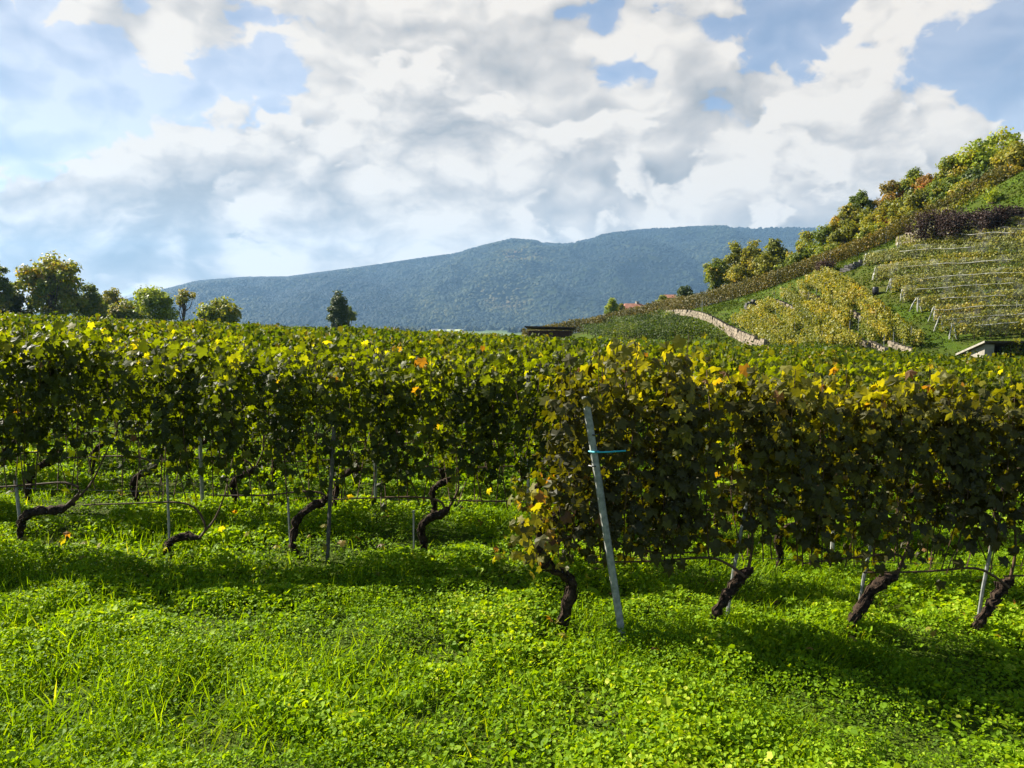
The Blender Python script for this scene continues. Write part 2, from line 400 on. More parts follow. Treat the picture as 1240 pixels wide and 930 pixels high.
M['tree_gold'] = leaf_mat('tree_leaves_gold', [(0.0, (0.0586, 0.0795, 0.012)), (0.5, (0.1384, 0.1526, 0.0155)), (0.85, (0.2664, 0.2256, 0.0172)), (1.0, (0.3196, 0.1725, 0.0258))], 0.42, (1.6, 1.4, .6), 0.5, 0.3)
M['tree_rust'] = leaf_mat('tree_leaves_rust', [(0.0, (0.0664, 0.0689, 0.0138)), (0.5, (0.1446, 0.1171, 0.0172)), (0.85, (0.2651, 0.1378, 0.0258)), (1.0, (0.3374, 0.124, 0.0258))], 0.42, (1.5, 1.3, .7), 0.5, 0.3)
M['tree_dark'] = leaf_mat('tree_leaves_dark', [(0.0, (0.0119, 0.0255, 0.0064)), (0.5, (0.0289, 0.051, 0.0089)), (1.0, (0.0638, 0.085, 0.0128))], 0.25, (1.5, 1.4, .6), 0.5, 0.3)
M['bush_purple'] = leaf_mat('dark_red_twigs', [(0.0, (0.020, 0.014, 0.012)), (0.6, (0.045, 0.026, 0.020)), (1.0, (0.075, 0.05, 0.025))], 0.15, (1.3, 1.1, .9), 0.6, 0.2)
M['far_tree'] = leaf_mat('far_forest', [(0.0, (0.004, 0.011, 0.010)), (0.35, (0.009, 0.019, 0.014)), (0.6, (0.036, 0.045, 0.015)), (0.82, (0.085, 0.072, 0.02)), (1.0, (0.14, 0.08, 0.03))], 0.0, (1, 1, 1), 0.8, 0.1, 0.0)
M['hill_grass'] = leaf_mat('rough_grass', [(0.0, (0.026, 0.046, 0.003)), (0.5, (0.060, 0.090, 0.006)), (0.8, (0.11, 0.115, 0.012)), (1.0, (0.15, 0.12, 0.03))], 0.35, (1.6, 1.4, 0.4), 0.7, 0.1, 0.0)
M['bark'] = plain_mat('vine_bark', (0.010, 0.007, 0.005), (0.060, 0.040, 0.027), 26, 0.9, 0.1, 1.0, 0.03)
M['treebark'] = plain_mat('tree_bark', (0.05, 0.04, 0.03), (0.13, 0.10, 0.075), 6, 0.9, 0.2, 0.6, 0.03)
M['cane'] = plain_mat('cane_bark', (0.05, 0.028, 0.016), (0.10, 0.06, 0.03), 30, 0.7, 0.3)
M['post'] = plain_mat('weathered_post', (0.15, 0.155, 0.135), (0.30, 0.305, 0.275), 22, 0.75, 0.3, 0.5, 0.004)
M['stake'] = plain_mat('zinc_stake', (0.16, 0.17, 0.16), (0.28, 0.29, 0.28), 30, 0.5, 0.4, 0.0, 0.0, 0.4)
M['darkpost'] = plain_mat('dark_post', (0.05, 0.045, 0.035), (0.12, 0.11, 0.09), 20, 0.8, 0.2)
M['wire'] = plain_mat('wire', (0.10, 0.10, 0.10), (0.2, 0.2, 0.2), 10, 0.45, 0.5, 0, 0, 0.7)
M['tie'] = plain_mat('turquoise_tie', (0.02, 0.30, 0.38), (0.03, 0.40, 0.48), 10, 0.5, 0.4)
M['stone'] = plain_mat('dry_stone', (0.10, 0.085, 0.06), (0.25, 0.21, 0.15), 1.6, 0.9, 0.2, 0.8, 0.05)
M['stone_pink'] = plain_mat('pink_stone', (0.12, 0.10, 0.072), (0.25, 0.205, 0.15), 1.6, 0.9, 0.2, 0.8, 0.05)
M['stone_dark'] = plain_mat('dark_stone', (0.06, 0.06, 0.055), (0.14, 0.13, 0.12), 2.0, 0.9, 0.2, 0.6, 0.04)
M['timber'] = plain_mat('brown_timber', (0.045, 0.026, 0.018), (0.085, 0.048, 0.032), 12, 0.8, 0.2)
M['rooftin'] = plain_mat('shed_roof', (0.030, 0.022, 0.018), (0.06, 0.042, 0.032), 3, 0.7, 0.3)
M['plaster'] = plain_mat('pale_plaster', (0.20, 0.185, 0.15), (0.30, 0.28, 0.235), 2.5, 0.9, 0.2)
M['white'] = plain_mat('white_wall', (0.72, 0.72, 0.68), (0.82, 0.82, 0.80), 0.4, 0.9, 0.2)
M['rtile'] = plain_mat('red_tiles', (0.20, 0.085, 0.055), (0.30, 0.15, 0.10), 1.5, 0.85, 0.2)
M['slate'] = plain_mat('grey_roof', (0.20, 0.20, 0.20), (0.30, 0.29, 0.28), 0.5, 0.8, 0.2)
M['glass'] = plain_mat('dark_window', (0.02, 0.025, 0.03), (0.04, 0.045, 0.05), 1, 0.15, 0.5)
M['net'] = plain_mat('white_net', (0.26, 0.26, 0.23), (0.46, 0.46, 0.42), 3, 0.8, 0.2)
M['black'] = plain_mat('black_plastic', (0.008, 0.009, 0.012), (0.02, 0.02, 0.025), 4, 0.4, 0.4)

def veil_mat():
    m, N = new_mat('net_veil')
    g = N.n('ShaderNodeNewGeometry'); n = N.noise(g.outputs['Position'], 0.9, 5, 0.65)
    f = N.rng(n, 0.46, 0.75, 0.01, 0.16)
    tr = N.n('ShaderNodeBsdfTransparent'); d = N.n('ShaderNodeBsdfDiffuse'); d.inputs[0].default_value = (0.62, 0.62, 0.58, 1)
    t2 = N.n('ShaderNodeBsdfTranslucent'); t2.inputs[0].default_value = (0.62, 0.62, 0.58, 1)
    a = N.n('ShaderNodeAddShader'); mx0 = N.n('ShaderNodeMixShader'); mx0.inputs[0].default_value = 0.4
    N.put(mx0.inputs[1], d.outputs[0]); N.put(mx0.inputs[2], t2.outputs[0])
    mx = N.n('ShaderNodeMixShader'); N.put(mx.inputs[0], f); N.put(mx.inputs[1], tr.outputs[0]); N.put(mx.inputs[2], mx0.outputs[0])
    out(N, mx.outputs[0]); return m
M['veil'] = veil_mat()

def ground_mat():
    m, N = new_mat('grass_ground')
    g = N.n('ShaderNodeNewGeometry'); P = g.outputs['Position']
    big = N.noise(P, 0.06, 5, 0.6); mid = N.noise(P, 0.9, 6, 0.65); fine = N.noise(P, 9.0, 5, 0.7)
    c = N.ramp(N.m('ADD', N.m('MULTIPLY', mid, 0.6), N.m('MULTIPLY', fine, 0.4)), [(0.25, (0.020, 0.034, 0.003)), (0.5, (0.045, 0.078, 0.004)), (0.75, (0.085, 0.115, 0.008))])
    mead = N.noise(P, 0.35, 6, 0.7)
    c = N.mix(N.rng(mead, 0.40, 0.65, 0, 0.75), c, (0.042, 0.046, 0.007, 1))
    c = N.mix(N.rng(big, 0.50, 0.70, 0, 0.6), c, (0.075, 0.066, 0.018, 1))
    # far fields of the plain
    vo = N.n('ShaderNodeTexVoronoi'); vo.inputs['Scale'].default_value = 0.006; N.put(vo.inputs['Vector'], P)
    sp = N.n('ShaderNodeSeparateXYZ'); N.put(sp.inputs[0], vo.outputs['Color'])
    fld = N.ramp(sp.outputs[0], [(0.0, (0.035, 0.06, 0.02)), (0.5, (0.07, 0.11, 0.025)), (0.8, (0.13, 0.15, 0.05)), (1.0, (0.17, 0.15, 0.08))])
    far = N.rng(N.v('LENGTH', P), 300, 700)
    c = N.mix(far, c, fld)
    out(N, principled(N, c, 0.9, 0.1, bump(N, N.m('ADD', fine, mid), 0.8, 0.08))); return m
M['ground'] = ground_mat()


# ------------------------------------------------------------------ ground sheet
def axis(lo, hi, step, far, n):
    core = np.arange(lo, hi + 1e-6, step)
    g = np.geomspace(step, far, n)
    return np.concatenate([(lo - np.cumsum(g))[::-1], core, hi + np.cumsum(g)])
gx = axis(-70, 85, 0.6, 3500, 44); gy = axis(-8, 160, 0.6, 3500, 44)
GX, GY = np.meshgrid(gx, gy); GZ = H(GX, GY)
nx, ny = len(gx), len(gy)
idx = np.arange(nx * ny).reshape(ny, nx)
Q = np.stack([idx[:-1, :-1], idx[:-1, 1:], idx[1:, 1:], idx[1:, :-1]], -1).reshape(-1, 4)
me = mesh_np('ground', np.stack([GX, GY, GZ], -1).reshape(-1, 3), Q.ravel(), np.arange(len(Q)) * 4, None, True)
tag(link('ground', me, M['ground']), kind='structure', label='grassy vineyard ground rolling up into the hillside')

# ------------------------------------------------------------------ far mountain
RPX = [-400, -100, 60, 150, 205, 240, 300, 350, 400, 450, 500, 545, 590, 620, 650, 685, 700, 740, 790, 850, 900, 955, 1000, 1200, 1500, 1800]
RPY = [392, 386, 376, 362, 349, 341, 337, 337, 331, 325, 318, 312, 301, 294, 296, 297, 294, 287, 282, 279, 278, 278, 280, 290, 320, 360]
DR = 5600.0
RPY = list(np.array(RPY) + np.interp(RPX, [100, 205, 400, 600], [6, 4, 2, 0]))
def mount(px, t):
    """px: picture column (bearing), t: 0 foot .. 1 ridge .. beyond"""
    a = np.arctan((px - CX) / F)
    D = 3300 + (DR - 3300) * t
    x, y = D * np.tan(a), D
    zr = CAMZ + (HORIZ - np.interp(px, RPX, RPY)) / F * DR
    tt = np.clip(t, 0, 1)
    prof = 0.20 * tt + 0.80 * sstep(0.0, 1.12, tt) / sstep(0.0, 1.12, np.array(1.0))
    z = PLAIN + (zr - PLAIN) * prof
    w = np.sin(np.clip(t, 0, 1) * math.pi) ** 0.8
    rg = np.abs(fbm(x / 900 + y / 2600, y / 1500 - x / 3000, 11, 4) - 0.5) * 2
    z = z + w * ((0.36 - rg) * 330 + (fbm(x / 260, y / 260, 21, 4) - 0.5) * 110)
    lim = CAMZ + (HORIZ + 5.0 - np.interp(px, RPX, RPY)) / F * D - 14 - 60 * (1 - tt) ** 2
    z = np.minimum(z, lim)
    z = np.where(t > 1, z - (t - 1) * 900, z)
    return x, y, z + (t < 0.02) * -40
mp = np.linspace(-400, 1800, 420); mt = np.linspace(0, 1.35, 110)
MPX, MT = np.meshgrid(mp, mt); mx_, my_, mz_ = mount(MPX, MT)
idx = np.arange(MPX.size).reshape(MPX.shape)
Q = np.stack([idx[:-1, :-1], idx[:-1, 1:], idx[1:, 1:], idx[1:, :-1]], -1).reshape(-1, 4)
def mount_mat():
    m, N = new_mat('mountain_forest_floor')
    g = N.n('ShaderNodeNewGeometry'); n = N.noise(g.outputs['Position'], 0.004, 6, 0.6)
    c = N.ramp(n, [(0.3, (0.008, 0.017, 0.008)), (0.55, (0.018, 0.027, 0.010)), (0.75, (0.04, 0.04, 0.014))])
    out(N, principled(N, c, 0.95, 0.05)); return m
me = mesh_np('mountain', np.stack([mx_, my_, mz_], -1).reshape(-1, 3), Q.ravel(), np.arange(len(Q)) * 4, None, True)
tag(link('mountain', me, mount_mat()), kind='structure', label='long forested mountain ridge fading blue in the haze')

def crowns(name, x, y, z, hgt, wid, tint, label, rs):
    """many far tree crowns as one mesh: six-sided spindles"""
    n = len(x); ang = np.arange(5) * 2 * math.pi / 5
    k = 11
    ph = rs.rand(n, 1) * 6.28
    jit = 0.75 + 0.5 * rs.rand(n, 5)
    r1, r2 = wid[:, None] * 0.5 * jit, wid[:, None] * 0.36 * (0.7 + 0.6 * rs.rand(n, 5))
    V = np.zeros((n, k, 3))
    V[:, 0:5, 0] = x[:, None] + r1 * np.cos(ang + ph); V[:, 0:5, 1] = y[:, None] + r1 * np.sin(ang + ph); V[:, 0:5, 2] = z[:, None] + hgt[:, None] * 0.25
    V[:, 5:10, 0] = x[:, None] + r2 * np.cos(ang + ph + .6); V[:, 5:10, 1] = y[:, None] + r2 * np.sin(ang + ph + .6); V[:, 5:10, 2] = z[:, None] + hgt[:, None] * (0.62 + 0.12 * rs.rand(n, 5))
    V[:, 10, 0] = x; V[:, 10, 1] = y; V[:, 10, 2] = z + hgt
    f = []
    for j in range(5):
        q = (j + 1) % 5
        f += [(j, q, 5 + j), (q, 5 + q, 5 + j), (5 + j, 5 + q, 10)]
    f = np.array(f)
    Fc = (f[None] + (np.arange(n) * k)[:, None, None]).reshape(-1, 3)
    a = Acc(); a.add_uniform(V.reshape(-1, 3), Fc, np.repeat(tint, k))
    return tag(link(name, a.mesh(name), M['far_tree']), label, 'woods', None, 'stuff')
rs = np.random.RandomState(5)
n = 52000
px_ = rs.uniform(-60, 1200, n); t_ = rs.uniform(0.03, 1.03, n)
x_, y_, z_ = mount(px_, t_)
patch = 0.5 * fbm(x_ / 700, y_ / 1100, 31, 2) + 0.5 * fbm(x_ / 160, y_ / 300, 37, 3); tint = np.clip(0.16 + 1.5 * (patch - 0.42) + rs.randn(n) * 0.09, 0, 1) * (1 - 0.45 * sstep(0.55, 1.0, t_))
hg = rs.uniform(9, 17, n)
crowns('mountain_forest', x_, y_, z_ - 3, hg, rs.uniform(17, 28, n), np.clip(tint, 0, 1), 'dark forest with autumn patches covering the far mountain', rs)
n = 2600
px_ = rs.uniform(150, 900, n); D_ = rs.uniform(2300, 3500, n)
keep = fbm((px_ - 620) / 60, D_ / 260, 41, 3) > 0.47
keep &= ~((px_ > 515) & (px_ < 562) & (D_ < 3150))
px_, D_ = px_[keep], D_[keep]; n = len(px_)
crowns('valley_woods', (px_ - CX) / F * D_, D_, np.full(n, PLAIN - 2.0), rs.uniform(12, 26, n), rs.uniform(14, 30, n), np.clip(0.35 + rs.randn(n) * 0.22, 0, 1), 'hazy green woods on the valley floor below the mountain', rs)

def small_house(name, label, cat, c, w, d, h, rh, rz, wallm, roofm, group=None, hip=False, chimney=False, windows=0):
    r = empty(name, c, rz)
    a = Acc().box((0, 0, h / 2 - 0.5), (w, d, h + 1.0)); link('wall', a.mesh('wall'), wallm, r)
    e = 0.06 * w; W2, D2 = w / 2 + e, d / 2 + e; rx = W2 * (0.45 if hip else 1.0)
    V = [(-W2, -D2, h), (W2, -D2, h), (W2, D2, h), (-W2, D2, h), (-rx, 0, h + rh), (rx, 0, h + rh)]
    V = [(x, y, z + 0.02) for x, y, z in V]
    a = Acc().add(V, [(0, 1, 5, 4), (2, 3, 4, 5), (1, 2, 5), (3, 0, 4), (3, 2, 1, 0)]); rf = link('roof', a.mesh('roof'), roofm, r)
    if chimney:
        link('chimney', Acc().box((rx * 0.6, 0.0, h + rh * 0.95), (w * .08, w * .08, rh * 0.7)).mesh('chimney'), wallm, rf)
    for i in range(windows):
        x = -w / 2 + w * (i + 0.5) / windows
        link('window', Acc().box((x, -d / 2 - 0.02, h * 0.55), (w * 0.12, 0.06, h * 0.32)).mesh('window'), M['glass'], r)
    return tag(r, label, cat, group)
vill = [(527, 2900, 22, 9, 'long pale farm building left in the distant village'), (538, 2840, 16, 8, 'white house at the foot of the pale meadow'),
        (548, 2870, 14, 9, 'white house with grey roof nearest the village wood'), (561, 2980, 18, 7, 'small pale house apart at the right of the village')]
for (px, D, w, h, lb) in vill:
    small_house('village_house', lb, 'house', ((px - CX) / F * D, D, PLAIN), w, 10, h * 0.6, h * 0.5, 0.3, M['white'], M['slate'], 'houses of the distant village')
a = Acc(); x0, x1 = (518 - CX) / F * 3000, (560 - CX) / F * 3000
a.add([(x0, 2900, PLAIN + 1), (x1, 2900, PLAIN + 1), (x1 + 8, 3160, PLAIN + 6), (x0 + 5, 3160, PLAIN + 6)], [(0, 1, 2, 3)])
tag(link('meadow_field', a.mesh('meadow_field'), plain_mat('pale_meadow', (0.22, 0.26, 0.10), (0.30, 0.32, 0.14), 0.02, 0.9)), kind='structure', label='pale green meadow in the valley')


# ------------------------------------------------------------------ trees
def tree(name, label, px, pytop, Y, wpx, mat, seed, trunk=0.25, nclump=26, loose=0.0, tone=0.45, dens=1.0, group=None, sink=0.0, cat='tree', cone=0.0, leafs=0.34, aspect=1.25, crs=1.0):
    rs = np.random.RandomState(seed)
    top = at(px, pytop, Y); gz = h1(top[0], Y) - sink
    hh = max(top[2] - gz, 2.0); w = wpx / F * Y
    r = empty(name, (top[0], Y, gz), 0)
    ch = min(hh * (1 - trunk * 0.6), w * aspect); cz0 = hh - ch; nclump = int(nclump * 1.35)
    # trunk with limbs
    a = Acc(); lean = rs.randn(2) * 0.03 * hh; tr = max(0.02 * hh, 0.09)
    tp = smoothline([(0, 0, -0.4), (lean[0] * .3, lean[1] * .3, cz0 * 0.7), (lean[0] * .7, lean[1] * .7, cz0 + ch * 0.35), (lean[0], lean[1], cz0 + ch * 0.75)], 9)
    a.tube(tp, np.linspace(tr, tr * 0.3, 9), 7, 0.5, 0.12, rs)
    clumps = []
    for i in range(nclump):
        for _ in range(30):
            p = rs.uniform(-1, 1, 3)
            if 0.35 < np.linalg.norm(p) < 1.0:
                break
        zz = (p[2] + 1) / 2
        taper = 1.0 - cone * zz if cone else 1.0 - 0.25 * max(0, zz - 0.6)
        clumps.append((p[0] * w * 0.40 * taper + lean[0], p[1] * w * 0.40 * taper + lean[1], cz0 + ch * (0.10 + 0.80 * zz), (0.13 + 0.09 * rs.rand()) * crs * w * (1 - loose * 0.3) * (0.75 + .25 * taper)))
    clumps.append((lean[0], lean[1], hh - 0.15 * w, 0.15 * w))
    for i, (cx, cy, cz, cr) in enumerate(clumps):
        if i % 3 == 0 or (loose > 0.3 and i % 3 == 1):
            st = tp[3 + rs.randint(5)]
            mid = (st + np.array([cx, cy, cz])) / 2 + rs.randn(3) * 0.04 * w; mid[2] -= 0.05 * hh * rs.rand()
            a.tube(smoothline([st, mid, (cx, cy, cz)], 6), np.linspace(tr * 0.45, tr * 0.1, 6), 5, 0.5, 0.1, rs)
    link('trunk', a.mesh('trunk', True), M['treebark'], r)
    b = Acc()
    for (cx, cy, cz, cr) in clumps:
        n = int((150 + 190 * rs.rand()) * crs ** 1.6 * dens * (1 - loose * 0.45))
        d = rvec(n, rs); rad = cr * (0.45 + 0.65 * rs.rand(n) ** 0.6)
        lump = 1 + 0.35 * np.sin(d @ rs.randn(3) * 3 + rs.rand() * 6)
        C = np.stack([cx + d[:, 0] * rad * lump, cy + d[:, 1] * rad * lump, cz + d[:, 2] * rad * 0.82 * lump], 1)
        Nn = d * 0.9 + rvec(n, rs) * 0.8 + np.array([0, 0, 0.35])
        ti = np.clip(tone + rs.randn() * 0.13 + rs.randn(n) * 0.12, 0.01, 0.99)
        b.leaves(C, rvec(n, rs), Nn, leafs * (0.6 + 0.8 * rs.rand(n)) * max(0.65, min(1.5, w / 5.5)), ti, SIMPLE, SIMPLE_F)
    link('crown', b.mesh('crown'), mat, r)
    return tag(r, label, cat, group)
GL = 'trees beyond the left end of the vineyard'
tree('deciduous_tree', 'tall loose-crowned tree with sky gaps, largest of the trees on the left', 55, 303, 130, 92, M['tree_green'], 1, 0.24, 52, 0.45, 0.66, 1.25, GL, 0, 'tree', 0, 0.30, 0.95, 0.66)
tree('deciduous_tree', 'green tree cut by the left edge of the picture', -8, 312, 128, 50, M['tree_green'], 2, 0.2, 34, 0.45, 0.55, 1.2, GL, 0, 'tree', 0, 0.30, 1.4, 0.72)
tree('deciduous_tree', 'dark bushy tree leaning against the right side of the tall tree', 97, 342, 135, 46, M['tree_green'], 3, 0.12, 26, 0.15, 0.42, 1.0, GL, 0, 'tree', 0, 0.30, 1.1, 0.85)
tree('deciduous_tree', 'dark low tree under the left side of the tall tree', 18, 348, 132, 46, M['tree_dark'], 4, 0.12, 24, 0.1, 0.8, 1.0, GL)
tree('deciduous_tree', 'golden tree just right of the dark bushy tree', 133, 349, 150, 42, M['tree_gold'], 5, 0.15, 28, 0.35, 0.50, 1.0, GL, 0, 'tree', 0, 0.28, 1.0, 0.8)
tree('deciduous_tree', 'wide yellow green tree left of the thin bare-stemmed tree', 180, 346, 145, 66, M['tree_bright'], 6, 0.2, 40, 0.25, 0.42, 1.1, GL, 0, 'tree', 0, 0.28, 0.8, 0.72)
tree('deciduous_tree', 'thin open tree with bare stems showing', 219, 349, 140, 34, M['tree_gold'], 7, 0.45, 16, 0.8, 0.45, 0.8, GL, 0, 'tree', 0, 0.26, 0.7, 0.8)
tree('deciduous_tree', 'round green tree standing alone at the vineyard edge', 262, 360, 120, 56, M['tree_green'], 8, 0.15, 30, 0.1, 0.62, 1.0, GL, 0, 'tree', 0, 0.28, 0.8, 0.85)
tree('deciduous_tree', 'low dull green tree between the golden tree and the yellow green one', 153, 362, 140, 48, M['tree_green'], 9, 0.1, 22, 0.1, 0.66, 1.0, GL)
tree('deciduous_tree', 'low yellow tree between the dark bushy tree and the golden one', 116, 358, 142, 40, M['tree_bright'], 15, 0.1, 22, 0.2, 0.5, 1.0, GL)
tree('poplar_tree', 'dark upright oval tree standing alone before the mountain', 404, 350, 170, 31, M['tree_dark'], 10, 0.1, 34, 0.0, 0.8, 1.2, None, 0, 'tree', 0.30, 0.30, 2.0)
tree('deciduous_tree', 'small grey green tree tucked behind the dark oval tree', 419, 371, 185, 18, M['tree_green'], 11, 0.1, 16, 0.1, 0.5)
tree('deciduous_tree', 'small rounded yellow green tree left of the red roofed house', 740, 360, 190, 20, M['tree_bright'], 12, 0.1, 18, 0.0, 0.4, 1.0, None, 0, 'tree', 0.3)
tree('deciduous_tree', 'little olive tree touching the red roofed house', 754, 367, 195, 13, M['tree_gold'], 13, 0.1, 14, 0.0, 0.4)
tree('deciduous_tree', 'low dark green tree rising behind the ridge vines', 828, 345, 150, 34, M['tree_dark'], 14, 0.1, 20, 0.0, 0.7)
tree('deciduous_tree', 'flat light green tree left of the low dark one on the ridge', 803, 356, 160, 26, M['tree_green'], 15, 0.1, 16, 0.0, 0.6)
GR = 'autumn trees along the hill ridge'
ridge = [  # px, top, Y, width, mat, tone, trunk, label
    (868, 310, 122, 28, 'tree_green', 0.60, 0.10, 'narrow green tree at the lower left end of the ridge wood'),
    (890, 291, 126, 34, 'tree_gold', 0.42, 0.35, 'gold green tree with a flat spreading top above the narrow one'),
    (912, 289, 124, 34, 'tree_gold', 0.55, 0.15, 'yellowish tree left of the round orange-topped one'),
    (893, 318, 118, 30, 'tree_gold', 0.62, 0.10, 'low golden tree in front of the flat topped one'),
    (940, 286, 120, 42, 'tree_gold', 0.35, 0.12, 'round dense tree with orange top before the mountain edge'),
    (925, 305, 117, 30, 'tree_gold', 0.50, 0.10, 'small golden bushy tree left below the round orange-topped one'),
    (962, 304, 113, 30, 'tree_green', 0.55, 0.08, 'low green tree at the foot of the round orange-topped one'),
    (980, 277, 116, 34, 'tree_green', 0.70, 0.10, 'light green tree where the mountain meets the ridge wood'),
    (1002, 271, 112, 36, 'tree_green', 0.40, 0.10, 'olive tree below the brown gold thin-topped tree'),
    (1030, 245, 112, 34, 'tree_gold', 0.60, 0.15, 'brown gold thin-topped tree in the lower ridge wood'),
    (1048, 229, 112, 26, 'tree_green', 0.30, 0.30, 'dark narrow tree poking above the brown gold one'),
    (1050, 252, 107, 40, 'tree_gold', 0.45, 0.08, 'ochre bushy tree below the dark narrow one'),
    (1022, 264, 106, 32, 'tree_gold', 0.35, 0.08, 'brown gold tree low behind the ridge row'),
    (1082, 214, 110, 36, 'tree_rust', 0.50, 0.30, 'open tree with red brown top and dark limbs'),
    (1078, 240, 104, 38, 'tree_gold', 0.50, 0.08, 'golden bushy tree beneath the red brown top'),
    (1112, 202, 110, 32, 'tree_green', 0.55, 0.20, 'green pointed tree with an orange flank'),
    (1128, 208, 106, 26, 'tree_rust', 0.80, 0.20, 'slim orange tree between the green ones'),
    (1118, 224, 101, 44, 'tree_gold', 0.42, 0.08, 'olive gold tree bulging over the ridge row'),
    (1155, 187, 106, 40, 'tree_green', 0.75, 0.12, 'tall green tree with yellowing top left of the brightest one'),
    (1150, 212, 98, 36, 'tree_green', 0.50, 0.08, 'green bushy tree below the yellowing top'),
    (1192, 166, 104, 50, 'tree_bright', 0.50, 0.12, 'large bright yellow green tree, biggest of the ridge wood'),
    (1218, 152, 107, 44, 'tree_bright', 0.65, 0.15, 'highest yellow green tree at the top of the ridge wood'),
    (1190, 206, 96, 46, 'tree_dark', 0.80, 0.06, 'dark green bush-like tree under the large bright one'),
    (1236, 172, 100, 44, 'tree_gold', 0.60, 0.12, 'orange gold tree at the right edge of the picture'),
    (1262, 150, 104, 50, 'tree_gold', 0.50, 0.12, 'gold tree beyond the right edge'),
    (1005, 296, 104, 34, 'tree_green', 0.62, 0.05, 'low green bush-like tree on the ridge below the olive tree'),
    (1062, 272, 101, 38, 'tree_green', 0.70, 0.05, 'low light green tree between the ochre and golden trees'),
    (1095, 250, 99, 36, 'tree_gold', 0.45, 0.05, 'low yellow tree filling the gap under the pointed one'),
    (1172, 222, 94, 36, 'tree_green', 0.72, 0.05, 'low green tree at the foot of the tall ridge trees'),
    (1075, 262, 103, 30, 'tree_rust', 0.70, 0.05, 'small orange brown tree in the middle of the ridge wood'),
    (1218, 200, 95, 34, 'tree_gold', 0.70, 0.06, 'low orange gold tree beside the bright slope'),
]
for i, (px, pt, Y, w, m_, tone, tk, lb) in enumerate(ridge):
    tree('deciduous_tree', lb, px, pt, Y, w * 1.32, M[m_], 40 + i, tk, 30, 0.35 if tk > 0.15 else 0.12, tone, 1.0, GR, 0, 'tree', 0, 0.28, 1.35, 0.85)


# ------------------------------------------------------------------ shrubs on the hill
def shrub(name, label, pxy, w, h, mat, seed, tone=0.5, leafs=0.16, nst=22, nl=4200, dens=1.0):
    rs = np.random.RandomState(seed); c = hit(*pxy); r = empty(name, c)
    a, b = Acc(), Acc()
    C, T = [], []
    for i in range(nst):
        bx = (rs.rand() - 0.5) * w * 0.85; th = h * (0.6 + 0.4 * rs.rand()) * (1 - 0.35 * (2 * bx / w) ** 2)
        by = rs.randn() * 0.25
        ex, ey = bx + rs.randn() * 0.25, by + rs.randn() * 0.35
        P = smoothline([(bx * 0.9, by, -0.2), ((bx + ex) / 2, (by + ey) / 2 + .1, th * 0.5), (ex, ey, th)], 6)
        a.tube(P, np.linspace(0.035, 0.012, 6), 5, 0.5, 0.1, rs)
        m_ = nl // nst; t = rs.rand(m_) ** 0.7
        base = np.stack([np.interp(t, np.linspace(0, 1, 6), P[:, k]) for k in range(3)], 1)
        C.append(base + rs.randn(m_, 3) * np.array([0.30, 0.30, 0.22]) * (h / 2.5)); T.append(np.clip(tone + rs.randn() * .12 + rs.randn(m_) * 0.15, 0.01, .99))
    C = np.concatenate(C); T = np.concatenate(T)
    C[:, 2] = np.abs(C[:, 2])
    b.leaves(C, rvec(len(C), rs) + np.array([0, 0, .6]), rvec(len(C), rs), leafs * (0.6 + 0.8 * rs.rand(len(C))), T, SIMPLE, SIMPLE_F)
    link('stems', a.mesh('stems'), M['treebark'], r); link('foliage', b.mesh('foliage'), mat, r)
    return tag(r, label, 'shrub')


